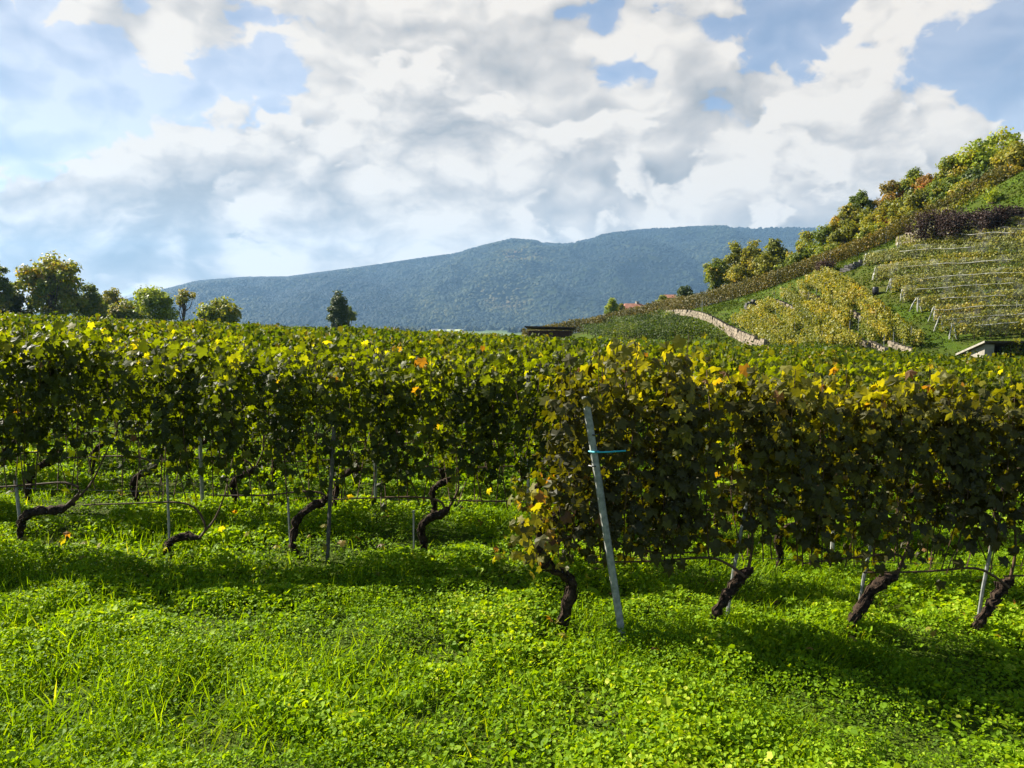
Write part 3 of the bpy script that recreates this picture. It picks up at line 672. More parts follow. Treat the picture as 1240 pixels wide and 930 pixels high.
# ------------------------------------------------------------------ hill vine rows
def poly_hits(pts, n):
    """picture points -> line on the ground, n samples"""
    P = np.array([hit(*p, tmin=30.0) for p in pts]); 
    t = np.concatenate([[0], np.cumsum(np.linalg.norm(np.diff(P[:, :2], axis=0), axis=1))])
    q = np.linspace(0, t[-1], n)
    x = np.interp(q, t, P[:, 0]); y = np.interp(q, t, P[:, 1])
    return np.stack([x, y, H(x, y)], 1), t[-1]
AVOID = []      # terrace walls the vines leave free
def hill_row(label, line, length, mat, group, hgt=1.6, thick=0.5, dens=100, leafs=0.17, seed=1, tone=0.45, low=0.45, net=False, posts=True, name='vine_row', gap=0.0):
    rs = np.random.RandomState(seed); n = len(line); q = np.linspace(0, length, n); c0 = line[0].copy()
    r = empty(name, c0); L = line - c0
    Tn = np.gradient(L, axis=0); Tn[:, 2] = 0; Tn = unit(Tn); Sd = np.stack([-Tn[:, 1], Tn[:, 0], np.zeros(n)], 1)
    m_ = int(length * dens); s = rs.rand(m_) * length
    plant = np.sin(s * 2 * math.pi / 1.15 + seed) * 0.5 + 0.5                   # each stock bulges a little
    keep = rs.rand(m_) < 0.60 + 0.40 * plant
    if AVOID:
        bx_ = np.interp(s, q, line[:, 0]); by_ = np.interp(s, q, line[:, 1])
        for (ax, ay, cx_, cy_) in AVOID:
            tt = np.clip(((bx_ - ax) * (cx_ - ax) + (by_ - ay) * (cy_ - ay)) / ((cx_ - ax) ** 2 + (cy_ - ay) ** 2), 0, 1)
            keep &= np.hypot(bx_ - ax - tt * (cx_ - ax), by_ - ay - tt * (cy_ - ay) + 0.4) > 0.62
    if gap:
        keep &= fbm(s / 2.2, s * 0 + seed, seed, 2) > gap
    s, plant = s[keep], plant[keep]; m_ = len(s)
    base = np.stack([np.interp(s, q, L[:, k]) for k in range(3)], 1); sd = np.stack([np.interp(s, q, Sd[:, k]) for k in range(3)], 1)
    htop = hgt * (0.86 + 0.28 * fbm(s * 0.9, s * 0 + 3, seed, 3)) * (0.9 + 0.1 * plant)
    z = low + (htop - low) * rs.rand(m_) ** 0.75
    side = rs.choice([-1, 1], m_) * thick * (0.25 + 0.75 * rs.rand(m_) ** 0.6) * 0.6 * (1.0 - 0.45 * np.clip(z / hgt - 0.5, 0, 1))
    C = base + sd * side[:, None]; C[:, 2] += z; C += rs.randn(m_, 3) * 0.04
    Nn = sd * np.sign(side)[:, None] * 0.8 + np.array([0, 0, 0.55]) + rvec(m_, rs) * 0.8
    ti = np.clip(tone + (fbm(s * 0.35, s * 0, seed + 9, 3) - 0.5) * 0.7 + rs.randn(m_) * 0.14, .01, .99)
    b = Acc(); b.leaves(C, rvec(m_, rs) - np.array([0, 0, .6]), Nn, leafs * (0.6 + 0.8 * rs.rand(m_)), ti, SIMPLE, SIMPLE_F)
    link('foliage', b.mesh('foliage'), mat, r)
    a = Acc()
    for sv in np.arange(0.5, length, 1.15):
        p = np.array([np.interp(sv, q, L[:, k]) for k in range(3)])
        a.tube([p + (0, 0, -0.1), p + (rs.randn() * .05, 0, 0.3), p + (rs.randn() * 0.08, 0, low + 0.25)], [0.045, 0.035, 0.025], 5, 0.5)
    tk = link('trunk', a.mesh('trunk'), M['bark'], r)
    if length / 1.15 > 1:
        tk['kind'] = 'stuff'
    if posts:
        for sv in np.arange(0.1, length, 6.0):
            p = np.array([np.interp(sv, q, L[:, k]) for k in range(3)])
            link('post', Acc().tube([p + (0, 0, -0.2), p + (0, 0, hgt * 0.97)], 0.024, 6, 0.5).mesh('post'), M['post'] if net else M['stake'], r)
    if net:
        # rolled net lying along the wire, only on some stretches, with a thin veil hanging over the leaves
        P = L.copy(); P[:, 2] += hgt * (0.72 + 0.10 * (fbm(q * 0.8, q * 0, seed, 3) - 0.5)); P += Sd * -(thick * 0.62)
        a0, a1 = int(n * rs.uniform(0.0, 0.25)), int(n * rs.uniform(0.65, 1.0))
        seg = P[a0:a1]; rr = 0.020 * (0.1 + 1.6 * fbm(np.arange(len(seg)) * 0.5, np.zeros(len(seg)), seed, 2))
        link('rolled_net', Acc().tube(seg, rr, 6, 0.5, 0.3, rs).mesh('rolled_net'), M['net'], r)
        V = []; Fv = []
        for k in range(n):
            for (so, zo) in ((-thick * 0.66, 0.30), (-thick * 0.72, hgt * 0.6), (-thick * 0.4, hgt * 1.02), (thick * 0.4, hgt * 1.02)):
                V.append(L[k] + Sd[k] * (so + rs.randn() * 0.05) + np.array([0, 0, zo + rs.randn() * 0.07]))
        for k in range(n - 1):
            for j in range(3):
                Fv.append((k * 4 + j, k * 4 + 4 + j, k * 4 + 5 + j, k * 4 + 1 + j))
        link('net', Acc().add(V, Fv).mesh('net', True), M['veil'], r)
        # gathered end of the net tied round the end post
        g = Acc(); p = L[0]
        for k in range(3):
            o_ = rs.randn(2) * 0.13
            g.tube(smoothline([p + (o_[0] * .3, o_[1] * .3, hgt * 0.95), p + (o_[0] - .05, o_[1], hgt * 0.6), p + (o_[0] * 2.0 - 0.15, o_[1] * 1.5, 0.12)], 6), np.array([0.02, 0.045, 0.035, 0.06, 0.05, 0.02]), 6, 0.5, 0.5, rs)
        link('net_bundle', g.mesh('net_bundle'), M['net'], r)
    return tag(r, label, 'vine row', group)
# ridge rows
def skyline(px, off, lo=60, hi=160):
    """ground point of the hill's own crest in the bearing of px, moved off metres away from the camera"""
    T = np.arange(lo, hi, 0.5); a_ = (px - CX) / F; z = H(a_ * T, T)
    T0 = T[((z - CAMZ) / T).argmax()] + off
    return np.array([a_ * T0, T0])
def crest_row(p0, p1, off, n):
    P = np.array([skyline(p, off) for p in np.linspace(p0, p1, 24)])
    for _ in range(3):
        P[1:-1] = (P[:-2] + P[1:-1] + P[2:]) / 3
    t = np.concatenate([[0], np.cumsum(np.linalg.norm(np.diff(P, axis=0), axis=1))]); q = np.linspace(0, t[-1], n)
    x, y = np.interp(q, t, P[:, 0]), np.interp(q, t, P[:, 1])
    return np.stack([x, y, H(x, y)], 1), t[-1]
rl = ['brown green vine row facing down the hill, front row of the ridge', 'second vine row of the ridge, just behind the front one', 'third ridge vine row, its top showing along the skyline',
      'rearmost ridge vine row before the trees']
for k in range(4):
    ln, Lr = crest_row(632, [1084, 1215, 1205, 1190][k], -2.2 + 2.0 * k, 90)
    hill_row(rl[k], ln, Lr, M['vine_ridge'], 'vine rows along the ridge', 2.15, 0.72, 190, 0.19, 100 + k, 0.45, 0.30 if k == 0 else 0.0, False, k == 0)
# strip above the dark bush
ln, Ln = crest_row(1098, 1192, -4.6, 40)
hill_row('yellow green vine row just above the dark red shrubs', ln, Ln, M['vine_hill'], 'vine rows along the ridge', 1.4, 0.6, 120, 0.18, 110, 0.55, 0.3, False, False)
# lower block left of the stone wall
for k in range(7):
    f = k / 6.0
    ln, Ln = poly_hits([(700 + 5 * k, 403 + f * 10), (770 + 2 * k, 395 + f * 16), (800, 390 + f * 22), (815 + 60 * f, 392 + f * 20)], 50)
    lb = ['uppermost vine row of the block left of the stone wall', 'second vine row below the top of the block by the stone wall', 'third vine row down in the block by the stone wall',
          'middle vine row of the block by the stone wall', 'fifth vine row down in the block by the stone wall', 'lowest but one vine row of the block by the stone wall',
          'lowest vine row of the block by the stone wall, darkest at its right end'][k]
    hill_row(lb, ln, Ln, M['vine_mid'], 'vine rows left of the stone wall', 1.55, 0.6, 110, 0.18, 120 + k, 0.38, 0.35, False, False)
# terraced block in the middle
TERR = [([(940, 367), (964, 378)], 'pale terrace wall bit high at the left of the slope'), ([(971, 357), (994, 366)], 'pinkish terrace wall bit near the brown shrub'),
                             ([(926, 384), (942, 393)], 'pale broken terrace wall just above the stone wall top'), ([(1031, 380), (1044, 389)], 'short pale terrace wall in the middle of the slope'),
                             ([(1030, 407), (1050, 421)], 'long pale terrace wall low on the slope'), ([(1054, 419), (1072, 428)], 'whitish terrace wall at the foot of the slope'),
                             ([(1078, 419), (1106, 430)], 'light grey terrace wall closest to the grass path')]
for p, _lb in TERR:
    a_, b_ = hit(*p[0], tmin=30.0), hit(*p[1], tmin=30.0); AVOID.append((a_[0], a_[1], b_[0], b_[1]))
NB = 12
ordw = ['lowest', 'second', 'third', 'fourth', 'fifth', 'sixth', 'seventh', 'eighth', 'ninth', 'tenth', 'eleventh', 'uppermost']
for k in range(NB):
    f = k / (NB - 1)
    s_ = (888 + 108 * f, 393 - 57 * f); e_ = (948 + 168 * f, 431 - 9 * f)
    mid = ((s_[0] + e_[0]) / 2 + 2, (s_[1] + e_[1]) / 2 - 2)
    ln, Ln = poly_hits([s_, mid, e_], 40)
    lb = ('%s yellow green vine row running down the terraced slope%s' % (ordw[k], ', counted from the stone wall' if 0 < k < NB - 1 else (' next to the stone wall' if k == 0 else ' beside the grass path')))
    hill_row(lb, ln, Ln, M['vine_hill'], 'vine rows of the terraced slope', 1.35, 0.55, 150, 0.18, 140 + k, 0.36 + 0.16 * f, 0.2, False, True, gap=0.26)
# netted block on the right
NETR = [((1112, 292), (1270, 281)), ((1088, 303), (1270, 297)), ((1048, 323), (1270, 312)), ((1060, 341), (1270, 329)), ((1078, 355), (1270, 345)), ((1092, 367), (1270, 358)),
        ((1110, 380), (1270, 371)), ((1131, 391), (1270, 384)), ((1138, 403), (1270, 395)), ((1152, 413), (1270, 406))]
onm = ['topmost', 'second', 'third', 'fourth', 'fifth', 'sixth', 'seventh', 'eighth', 'ninth', 'lowest']
for k, (l_, r_) in enumerate(NETR):
    ln, Ln = poly_hits([l_, ((l_[0] + r_[0]) / 2, (l_[1] + r_[1]) / 2 - 1.5), r_], 46)
    lb = '%s vine row under white bird netting on the right slope%s' % (onm[k], ', counted from the top' if 0 < k < 9 else '')
    hill_row(lb, ln, Ln, M['vine_hill'], 'netted vine rows on the right slope', 1.5, 0.66, 260, 0.17, 170 + k, 0.38 + 0.12 * math.sin(k * 2.1), 0.1, True, True, gap=0.20)
    if k < 9:
        l2, r2 = NETR[k + 1]; a_, b_ = ((l_[0] + l2[0]) / 2 + 8, (l_[1] + l2[1]) / 2), ((r_[0] + r2[0]) / 2, (r_[1] + r2[1]) / 2)
        ln, Ln = poly_hits([a_, b_], 40)
        hill_row('low unnetted vine row between the %s and %s netted rows of the right slope' % (onm[k], onm[k + 1]), ln, Ln, M['vine_hill'], 'low vine rows between the netted ones', 1.05, 0.8, 170, 0.17, 190 + k, 0.36, 0.0, False, False, gap=0.20)
shrub('purple_shrub', 'dark purple red shrub beside the pink retaining wall, left end of its thicket', (1145, 289), 8.0, 2.9, M['bush_purple'], 200, 0.5, 0.16, 34, 9000)
shrub('purple_shrub', 'dark purple shrub in the middle of the thicket above the netted vines', (1182, 285), 8.0, 2.6, M['bush_purple'], 205, 0.42, 0.16, 34, 9000)
shrub('purple_shrub', 'darkest purple shrub at the right end of the thicket', (1218, 281), 7.5, 2.4, M['bush_purple'], 204, 0.33, 0.16, 30, 7500)
shrub('brown_shrub', 'dark brown round shrub at the corner where grass path meets ridge row', (1000, 332), 2.3, 1.7, M['bush_purple'], 201, 0.75, 0.14, 18, 2600)
shrub('green_shrub', 'small bright green shrub on the slope above the purple shrubs', (1201, 246), 1.6, 1.5, M['tree_bright'], 202, 0.5, 0.16, 10, 900)
shrub('green_shrub', 'bushy green shrub overhanging the hut at the right edge', (1236, 436), 3.6, 1.5, M['tree_green'], 203, 0.6, 0.13, 14, 2200)


# ------------------------------------------------------------------ stone walls
def stone_wall(label, pts, hgt, mat, seed, thick=0.45, stone=0.42, name='stone_wall'):
    rs = np.random.RandomState(seed); P = np.array([hit(*p, tmin=30.0) for p in pts])
    t = np.concatenate([[0], np.cumsum(np.linalg.norm(np.diff(P[:, :2], axis=0), axis=1))])
    a = Acc(); c0 = P[0].copy(); r0 = c0
    courses = max(2, int(round(hgt / 0.24)))
    for c in range(courses):
        s = -rs.rand() * 0.2
        while s < t[-1]:
            w = stone * (0.6 + 0.9 * rs.rand()); sm = min(s + w / 2, t[-1])
            x, y = np.interp(sm, t, P[:, 0]), np.interp(sm, t, P[:, 1]); x2, y2 = np.interp(sm + .1, t, P[:, 0]), np.interp(sm + .1, t, P[:, 1])
            x3, y3 = np.interp(sm - .1, t, P[:, 0]), np.interp(sm - .1, t, P[:, 1])
            rz = math.atan2(y2 - y3, x2 - x3); ch = hgt / courses
            if c == courses - 1 and rs.rand() < 0.18:
                s += w; continue
            a.box((x - c0[0], y - c0[1], h1(x, y) - c0[2] + ch * (c + 0.42) + rs.randn() * 0.012), (w * 0.98, thick * (0.85 + 0.3 * rs.rand()), ch * (0.95 + 0.15 * rs.rand())), rz + rs.randn() * 0.05, rs.rand(), None, 0.86)
            s += w
    return tag(link(name, a.mesh(name), mat, None, r0), label, 'wall')
stone_wall('pale dry stone wall curving down between the vine block and the terraces', [(806, 383), (835, 383), (858, 389), (872, 397), (884, 405)], 0.8, M['stone'], 1)
stone_wall('lower pale pink stretch of dry stone wall ending at the vineyard', [(884, 406), (902, 415), (926, 424)], 1.0, M['stone_pink'], 2)
stone_wall('short pink retaining wall left of the purple shrubs', [(1087, 297), (1105, 294), (1124, 290)], 1.1, M['stone_pink'], 3)
stone_wall('low dark retaining wall at the top of the grass path', [(1018, 331), (1032, 327), (1043, 322)], 0.7, M['stone_dark'], 4)
stone_wall('dark stacked stones beside the grass strip left of the terraces', [(903, 376), (918, 369)], 0.8, M['stone_dark'], 5)
for i, (p, lb) in enumerate(TERR):
    stone_wall(lb, p, 0.46, M['stone_pink'] if i % 2 else M['stone'], 10 + i)
stone_wall('pale wall cap along the top of the bright slope', [(1208, 219), (1250, 208)], 0.35, M['stone'], 30)

def hill_grass():
    rs = np.random.RandomState(44); b = Acc(); m_ = 60000
    x = rs.uniform(14, 64, m_); y = rs.uniform(58, 112, m_); k = (np.abs(x / y) < 0.68) & (rs.rand(m_) < np.clip(3.5 * (fbm(x * 0.5, y * 0.5, 5, 3) - 0.3), 0.1, 1)); x, y = x[k], y[k]; m_ = len(x)
    C = np.stack([x, y, H(x, y) + 0.06], 1)
    ti = np.clip(0.25 + 0.9 * (fbm(x * 0.35, y * 0.35, 15, 3) - 0.4) + rs.randn(m_) * 0.14, .01, .99)
    b.leaves(C, np.array([0, 0, 1.0]) + rs.randn(m_, 3) * 0.5, np.array([0, -1.0, 0.5]) + rs.randn(m_, 3) * 0.7, 0.24 * (0.5 + 0.8 * rs.rand(m_)), ti, SIMPLE, SIMPLE_F)
    tag(link('hill_grass', b.mesh('hill_grass'), M['hill_grass']), 'rough grass tufts on the hillside path and banks', 'grass', None, 'stuff')
hill_grass()
# small things on the hill
c = hit(1060, 357, 30.0)
a = Acc(); prof = [(0, 0.0), (0.26, 0.0), (0.30, 0.06), (0.32, 0.35), (0.30, 0.66), (0.26, 0.74), (0.0, 0.74)]
a.tube([(0, 0, z + 0.001 * i) for i, (r_, z) in enumerate(prof)], [max(r_, 0.01) for r_, z in prof], 14)
tag(link('barrel', a.mesh('barrel', True), M['black'], None, c), 'black plastic barrel standing at the left edge of the netted rows', 'barrel')
c = hit(850, 383, 30.0)
tag(link('pale_post', Acc().tube([(0, 0, -0.2), (0.02, 0, 0.9), (0, 0, 1.9)], 0.035, 7).mesh('pale_post'), M['post'], None, c), 'thin pale post standing alone on the grass strip', 'post')

# vineyard shed
def shed():
    c = at(667, 412, 60.0); gz = h1(c[0], 60.0); r = empty('vineyard_shed', (c[0], 60.0, gz), -0.12)
    top = at(667, 399.0, 60.0)[2] - gz + 0.15; wpx = 3.1
    a = Acc().box((0, 0, (top - 0.25) / 2), (wpx, 2.2, top - 0.25)); link('wall', a.mesh('wall'), M['timber'], r)
    a = Acc()
    for k in range(13):
        a.box((-wpx / 2 + 0.12 + k * (wpx - .24) / 12, -1.115, (top - .3) / 2), (0.20, 0.03, top - 0.34), 0, 0.5)
    link('cladding', a.mesh('cladding'), M['timber'], r)
    a = Acc(); V = [(-1.85, -1.4, top + 0.12), (1.85, -1.4, top + 0.03), (1.85, 1.3, top - 0.12), (-1.85, 1.3, top - 0.03)]
    V = V + [(x, y, z - 0.10) for x, y, z in V]
    a.add(V, [(0, 1, 2, 3), (7, 6, 5, 4), (0, 4, 5, 1), (1, 5, 6, 2), (2, 6, 7, 3), (3, 7, 4, 0)]); link('roof', a.mesh('roof'), M['rooftin'], r)
    link('corner_post', Acc().box((-wpx / 2 - 0.03, -1.12, top / 2 - 0.15), (0.10, 0.12, top - 0.3)).mesh('corner_post'), plain_mat('reddish_post', (0.16, 0.08, 0.05), (0.22, 0.11, 0.07), 10), r)
    tag(r, 'low dark brown timber shed with flat roof sunk among the vines', 'shed')
shed()
# hut at the right edge
def hut():
    """mono-pitch hut, its open front to the camera and its roof falling away behind"""
    y0 = 59.0; c = at(1192, 430, y0); gz = h1(c[0] + 1, y0); r = empty('stone_hut', (c[0], y0, gz), 0.08)
    hf = at(1192, 413, y0)[2] - gz; hb = hf - 1.0; d, w = 2.5, 4.8
    P8 = lambda xa, xb, ya, yb, za, zb: [(xa, ya, -0.5), (xb, ya, -0.5), (xb, yb, -0.5), (xa, yb, -0.5), (xa, ya, za), (xb, ya, za), (xb, yb, zb), (xa, yb, zb)]
    Q8 = [(0, 3, 2, 1), (4, 5, 6, 7), (0, 1, 5, 4), (1, 2, 6, 5), (2, 3, 7, 6), (3, 0, 4, 7)]
    a = Acc(); a.add(P8(0, 0.2, 0, d, hf - 0.1, hb - 0.1), Q8); a.add(P8(0.2, 0.75, 0, 0.18, hf - 0.1, hf - 0.15), Q8)
    a.add(P8(0.2, w, d - 0.2, d, hb - 0.1, hb - 0.15), Q8); a.add(P8(w, w + 0.2, 0, d, hf - .1, hb - .1), Q8)
    link('wall', a.mesh('wall'), M['plaster'], r)
    V = [(-0.30, -0.45, hf + 0.02), (w + .5, -0.45, hf + 0.02), (w + .5, d + 0.3, hb - 0.06), (-0.30, d + 0.3, hb - 0.06)]
    V = V + [(x, y, z - 0.13) for x, y, z in V]
    link('roof', Acc().add(V, [(0, 1, 2, 3), (7, 6, 5, 4), (0, 4, 5, 1), (1, 5, 6, 2), (2, 6, 7, 3), (3, 7, 4, 0)]).mesh('roof'), M['rooftin'], r)
    B = [(-0.36, -0.46, hf + 0.05), (-0.303, -0.46, hf + 0.05), (-0.303, d + 0.32, hb - 0.03), (-0.36, d + 0.32, hb - 0.03)]
    B = B + [(x, y, z - 0.15) for x, y, z in B]
    link('barge_board', Acc().add(B, [(0, 1, 2, 3), (7, 6, 5, 4), (0, 4, 5, 1), (1, 5, 6, 2), (2, 6, 7, 3), (3, 7, 4, 0)]).mesh('barge_board'), M['plaster'], r)
    link('door_post', Acc().box((2.0, 0.0, (hf - 0.2) / 2), (0.14, 0.14, hf - 0.2)).mesh('door_post'), M['timber'], r)
    tag(r, 'small pale walled hut with dark sloping roof and open front at the right edge', 'hut')
hut()
c = at(766, 376, 205.0)
small_house('red_roofed_house', 'house with red tiled hipped roof peeping over the ridge', 'house', (c[0], 205.0, h1(c[0], 205.0)), 8.4, 7.5, at(766, 376.0, 205.0)[2] - h1(c[0], 205.0), at(766, 367.5, 205.0)[2] - at(766, 376, 205.0)[2], 0.35, M['plaster'], M['rtile'], None, True, True, 4)
c = at(811, 361, 190.0)
small_house('orange_roofed_house', 'small orange roof glimpsed between two trees behind the ridge', 'house', (c[0], 190.0, h1(c[0], 190.0)), 2.8, 3.5, at(811, 361.0, 190.0)[2] - h1(c[0], 190.0), 0.8, 0.2, M['plaster'], M['rtile'])


# ------------------------------------------------------------------ near grapevines
ROW0, RSP, RSL, VSP = 5.75, 1.70, 0.06, 1.14
def row_y(k, x):
    return ROW0 + RSP * k + RSL * x
def vine_foliage(seed, hi=True, old=0.0, top=1.95, width=1.14, dens=1.0, low=0.76, fruitgap=0.75, tuft=0.0):
    rs = np.random.RandomState(seed); b = Acc(); sh = Acc()
    ns = 13 if hi else 9
    for i in range(ns):
        x0 = -width / 2 + width * (i + 0.5) / ns + rs.randn() * 0.05; y0 = rs.randn() * 0.05
        zt = top * (0.93 + 0.10 * rs.rand()) + (tuft if abs(x0) < 0.3 else 0) * rs.rand()
        x1, y1 = x0 + rs.randn() * 0.13, rs.randn() * 0.14
        P = smoothline([(x0, y0, 0.55), (x0 + (x1 - x0) * .4 + rs.randn() * 0.04, y0 + rs.randn() * .07, 1.0), (x0 + (x1 - x0) * .8, (y0 + y1) / 2, 1.5), (x1, y1, zt)], 12)
        if hi:
            sh.tube(P, np.linspace(0.0055, 0.0025, 12), 4, 0.5)
        m_ = int((98 if hi else 80) * dens)
        t = np.sort(rs.rand(m_) ** 0.88); q = np.linspace(0, 1, 12)
        C = np.stack([np.interp(t, q, P[:, k]) for k in range(3)], 1)
        keep = rs.rand(m_) < np.clip((C[:, 2] - low) / 0.42 + (1 - fruitgap) * 0.6, 0.06, 1.0)
        C, t = C[keep], t[keep]; m_ = len(C)
        ang = rs.rand(m_) * 2 * math.pi; ln = 0.06 + 0.15 * rs.rand(m_) ** 1.0
        off = np.stack([np.cos(ang) * ln * 0.8, np.sin(ang) * ln * 1.15, rs.randn(m_) * 0.05], 1)
        C = C + off
        Nn = off * np.array([1.5, 7, 0]) + np.array([0, 0, 0.42]) + rvec(m_, rs) * 0.55
        U = off * 3 + np.array([0, 0, -0.75]) + rvec(m_, rs) * 0.35
        ti = np.clip(0.315 + old + 0.26 * (t - 0.5) + 0.10 * np.clip((C[:, 2] - 1.6) / 0.4, 0, 1) + rs.randn() * 0.06 + rs.randn(m_) * 0.135 + (rs.rand(m_) < 0.02) * 0.3, 0.01, 0.99)  # young leaves yellower at the top; canopy shade tinted into the lower ones
        b.leaves(C, U, Nn, (0.088 if hi else 0.090) * (0.5 + 0.8 * rs.rand(m_)), ti, VINE if hi else ROUND, VINE_F if hi else ROUND_F)
    return b.mesh('foliage'), (sh.mesh('shoots') if hi else None)
def vine_trunk(seed, shape):
    """shape: points (x, z) of the stock in the row's plane; returns trunk and cane meshes"""
    rs = np.random.RandomState(seed); P = smoothline([(x, rs.randn() * 0.015, z) for x, z in shape['trunk']], 26); P = P + rs.randn(26, 3) * np.array([0.006, 0.006, 0.004])
    rr = np.interp(np.linspace(0, 1, 26), [0, 0.15, 0.5, 0.8, 1.0], [0.044, 0.031, 0.030, 0.035, 0.020]) * shape.get('fat', 1.0)
    rr = rr * (1 + 0.14 * rs.randn(26))
    a = Acc().tube(P, rr, 12, 0.5, 0.20, rs)
    for _ in range(26):                     # peeling strips of bark
        i0 = rs.randint(1, 18); n_ = rs.randint(4, 8); ang = rs.rand() * 6.28; seg = P[i0:i0 + n_]; rd = rr[i0:i0 + n_] * (1.02 + 0.12 * rs.rand())
        T_ = unit(np.gradient(seg, axis=0)); A_ = unit(np.cross(T_, [0, 1.0, 0])); O_ = A_ * math.cos(ang) + np.array([0, 1.0, 0]) * math.sin(ang)
        a.tube(seg + O_ * (rd * (1 + 0.25 * np.linspace(0, 1, n_) ** 3))[:, None], np.linspace(0.007, 0.003, n_), 4, 0.5, 0.2, rs)
    if shape.get('knob', True):
        p = P[18]; a.tube([p + (-.03, 0, -.02), p, p + (0.035, 0.0, 0.03)], [0.02, 0.055 * shape.get('fat', 1), 0.02], 8, 0.5, 0.2, rs)
    c = Acc()
    for cn in shape['canes']:
        Q_ = smoothline([(x, rs.randn() * 0.012, z) for x, z in cn], 16)
        c.tube(Q_, np.linspace(0.013, 0.006, 16), 6, 0.5, 0.12, rs)
    return a.mesh('trunk', True), c.mesh('cane', True)
# stock shapes read from the photograph (metres in the row's plane, 0 = foot of the stock)
S_left = dict(trunk=[(0.0, -0.08), (0.0, 0.16), (0.03, 0.31), (0.18, 0.37), (0.36, 0.38), (0.47, 0.44)], canes=[[(0.42, 0.42), (0.55, 0.55), (0.42, 0.62), (0.1, 0.60), (-0.3, 0.58), (-0.7, 0.58)], [(0.46, 0.43), (0.62, 0.58), (0.72, 0.75), (0.82, 0.95)]])
S_flat = dict(trunk=[(0.0, -0.08), (0.0, 0.06), (0.04, 0.14), (0.16, 0.17), (0.30, 0.17)], canes=[[(0.30, 0.17), (0.35, 0.26), (0.28, 0.42), (0.12, 0.50), (-0.3, 0.50), (-0.75, 0.49)], [(0.32, 0.20), (0.44, 0.35), (0.55, 0.60)]])
S_up = dict(trunk=[(0.0, -0.08), (-0.02, 0.16), (0.02, 0.36), (0.12, 0.47), (0.24, 0.52), (0.30, 0.58)], canes=[[(0.26, 0.53), (0.27, 0.60), (0.10, 0.64), (-0.3, 0.61), (-0.8, 0.62)], [(0.30, 0.56), (0.34, 0.8), (0.33, 1.05)]])
S_hook = dict(trunk=[(0.0, -0.08), (0.03, 0.12), (0.01, 0.30), (0.08, 0.40), (0.22, 0.46), (0.27, 0.50)], canes=[[(0.25, 0.48), (0.18, 0.58), (-0.02, 0.62), (-0.4, 0.62), (-0.9, 0.60)], [(0.27, 0.50), (0.36, 0.7), (0.36, 0.95)]])
S_end = dict(fat=1.22, trunk=[(0.0, -0.08), (0.01, 0.14), (0.06, 0.32), (0.02, 0.42), (-0.12, 0.50), (-0.19, 0.60), (-0.20, 0.85)], canes=[[(-0.16, 0.58), (0.0, 0.70), (0.25, 0.72), (0.5, 0.62), (0.75, 0.58), (1.0, 0.58)]])
S_lean = dict(fat=1.1, trunk=[(0.0, -0.08), (0.02, 0.12), (0.10, 0.30), (0.22, 0.42), (0.30, 0.47)], canes=[[(0.24, 0.43), (0.12, 0.52), (-0.05, 0.58), (-0.4, 0.56), (-0.9, 0.56)], [(0.28, 0.46), (0.30, 0.7), (0.27, 1.0)]])
S_far = dict(fat=1.15, trunk=[(0.0, -0.08), (0.03, 0.10), (0.14, 0.28), (0.28, 0.42), (0.38, 0.46)], canes=[[(0.34, 0.45), (0.42, 0.56), (0.36, 0.63), (0.0, 0.60), (-0.35, 0.57)], [(0.38, 0.46), (0.48, 0.7), (0.5, 1.0)]])
SHAPES = [S_left, S_flat, S_up, S_hook, S_end, S_lean, S_far]
TRUNKS = [vine_trunk(300 + i, s) for i, s in enumerate(SHAPES)]
for t_, c_ in TRUNKS:
    t_.materials.append(M['bark']); c_.materials.append(M['cane'])
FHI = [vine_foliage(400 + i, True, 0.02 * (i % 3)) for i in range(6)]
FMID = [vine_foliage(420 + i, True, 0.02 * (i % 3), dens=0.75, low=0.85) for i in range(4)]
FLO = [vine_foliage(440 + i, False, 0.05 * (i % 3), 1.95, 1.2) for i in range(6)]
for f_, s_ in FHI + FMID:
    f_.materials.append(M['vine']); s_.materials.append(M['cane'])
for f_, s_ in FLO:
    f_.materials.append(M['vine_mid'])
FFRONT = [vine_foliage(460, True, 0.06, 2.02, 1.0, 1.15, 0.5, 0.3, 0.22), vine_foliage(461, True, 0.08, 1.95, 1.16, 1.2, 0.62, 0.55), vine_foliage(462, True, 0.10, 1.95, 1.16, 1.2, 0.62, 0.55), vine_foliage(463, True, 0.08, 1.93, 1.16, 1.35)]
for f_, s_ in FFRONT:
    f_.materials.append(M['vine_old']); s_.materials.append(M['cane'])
def vine(x, y, shape, fol, label, group, flip=1, full=True, zs=1.0):
    r = empty('grapevine', (x, y, h1(x, y)), math.atan(RSL)); r.scale = (1, 1, zs)
    link('trunk', TRUNKS[shape][0], None, r); link('cane', TRUNKS[shape][1], None, r)
    fo = link('foliage', fol[0], None, r, (0.15 if shape != 4 else 0.40, 0, 0))
    if flip < 0:
        fo.rotation_euler = (0, 0, math.pi)
    if fol[1] is not None:
        sh = link('shoots', fol[1], None, r, fo.location); sh.rotation_euler = fo.rotation_euler
    return tag(r, label, 'grapevine', group)
def xrow(px, k):
    """world x on row k seen in column px"""
    a_ = (px - CX) / F
    return a_ * (ROW0 + RSP * k) / (1 - a_ * RSL)
G1 = 'grapevines of the front row'
def end_cluster():
    rs = np.random.RandomState(99); b = Acc(); n = 150
    x = -0.22 + rs.randn(n) * 0.13; y = rs.randn(n) * 0.12; z = rs.uniform(0.48, 1.15, n)
    b.leaves(np.stack([x, y, z], 1), rvec(n, rs) + np.array([0, 0, -0.9]), np.stack([rs.randn(n), -0.8 + rs.randn(n), rs.rand(n)], 1), 0.085 * (0.5 + 0.8 * rs.rand(n)), np.clip(0.62 + rs.randn(n) * 0.2, .01, .99), VINE, VINE_F)
    return b.mesh('hanging_leaves')
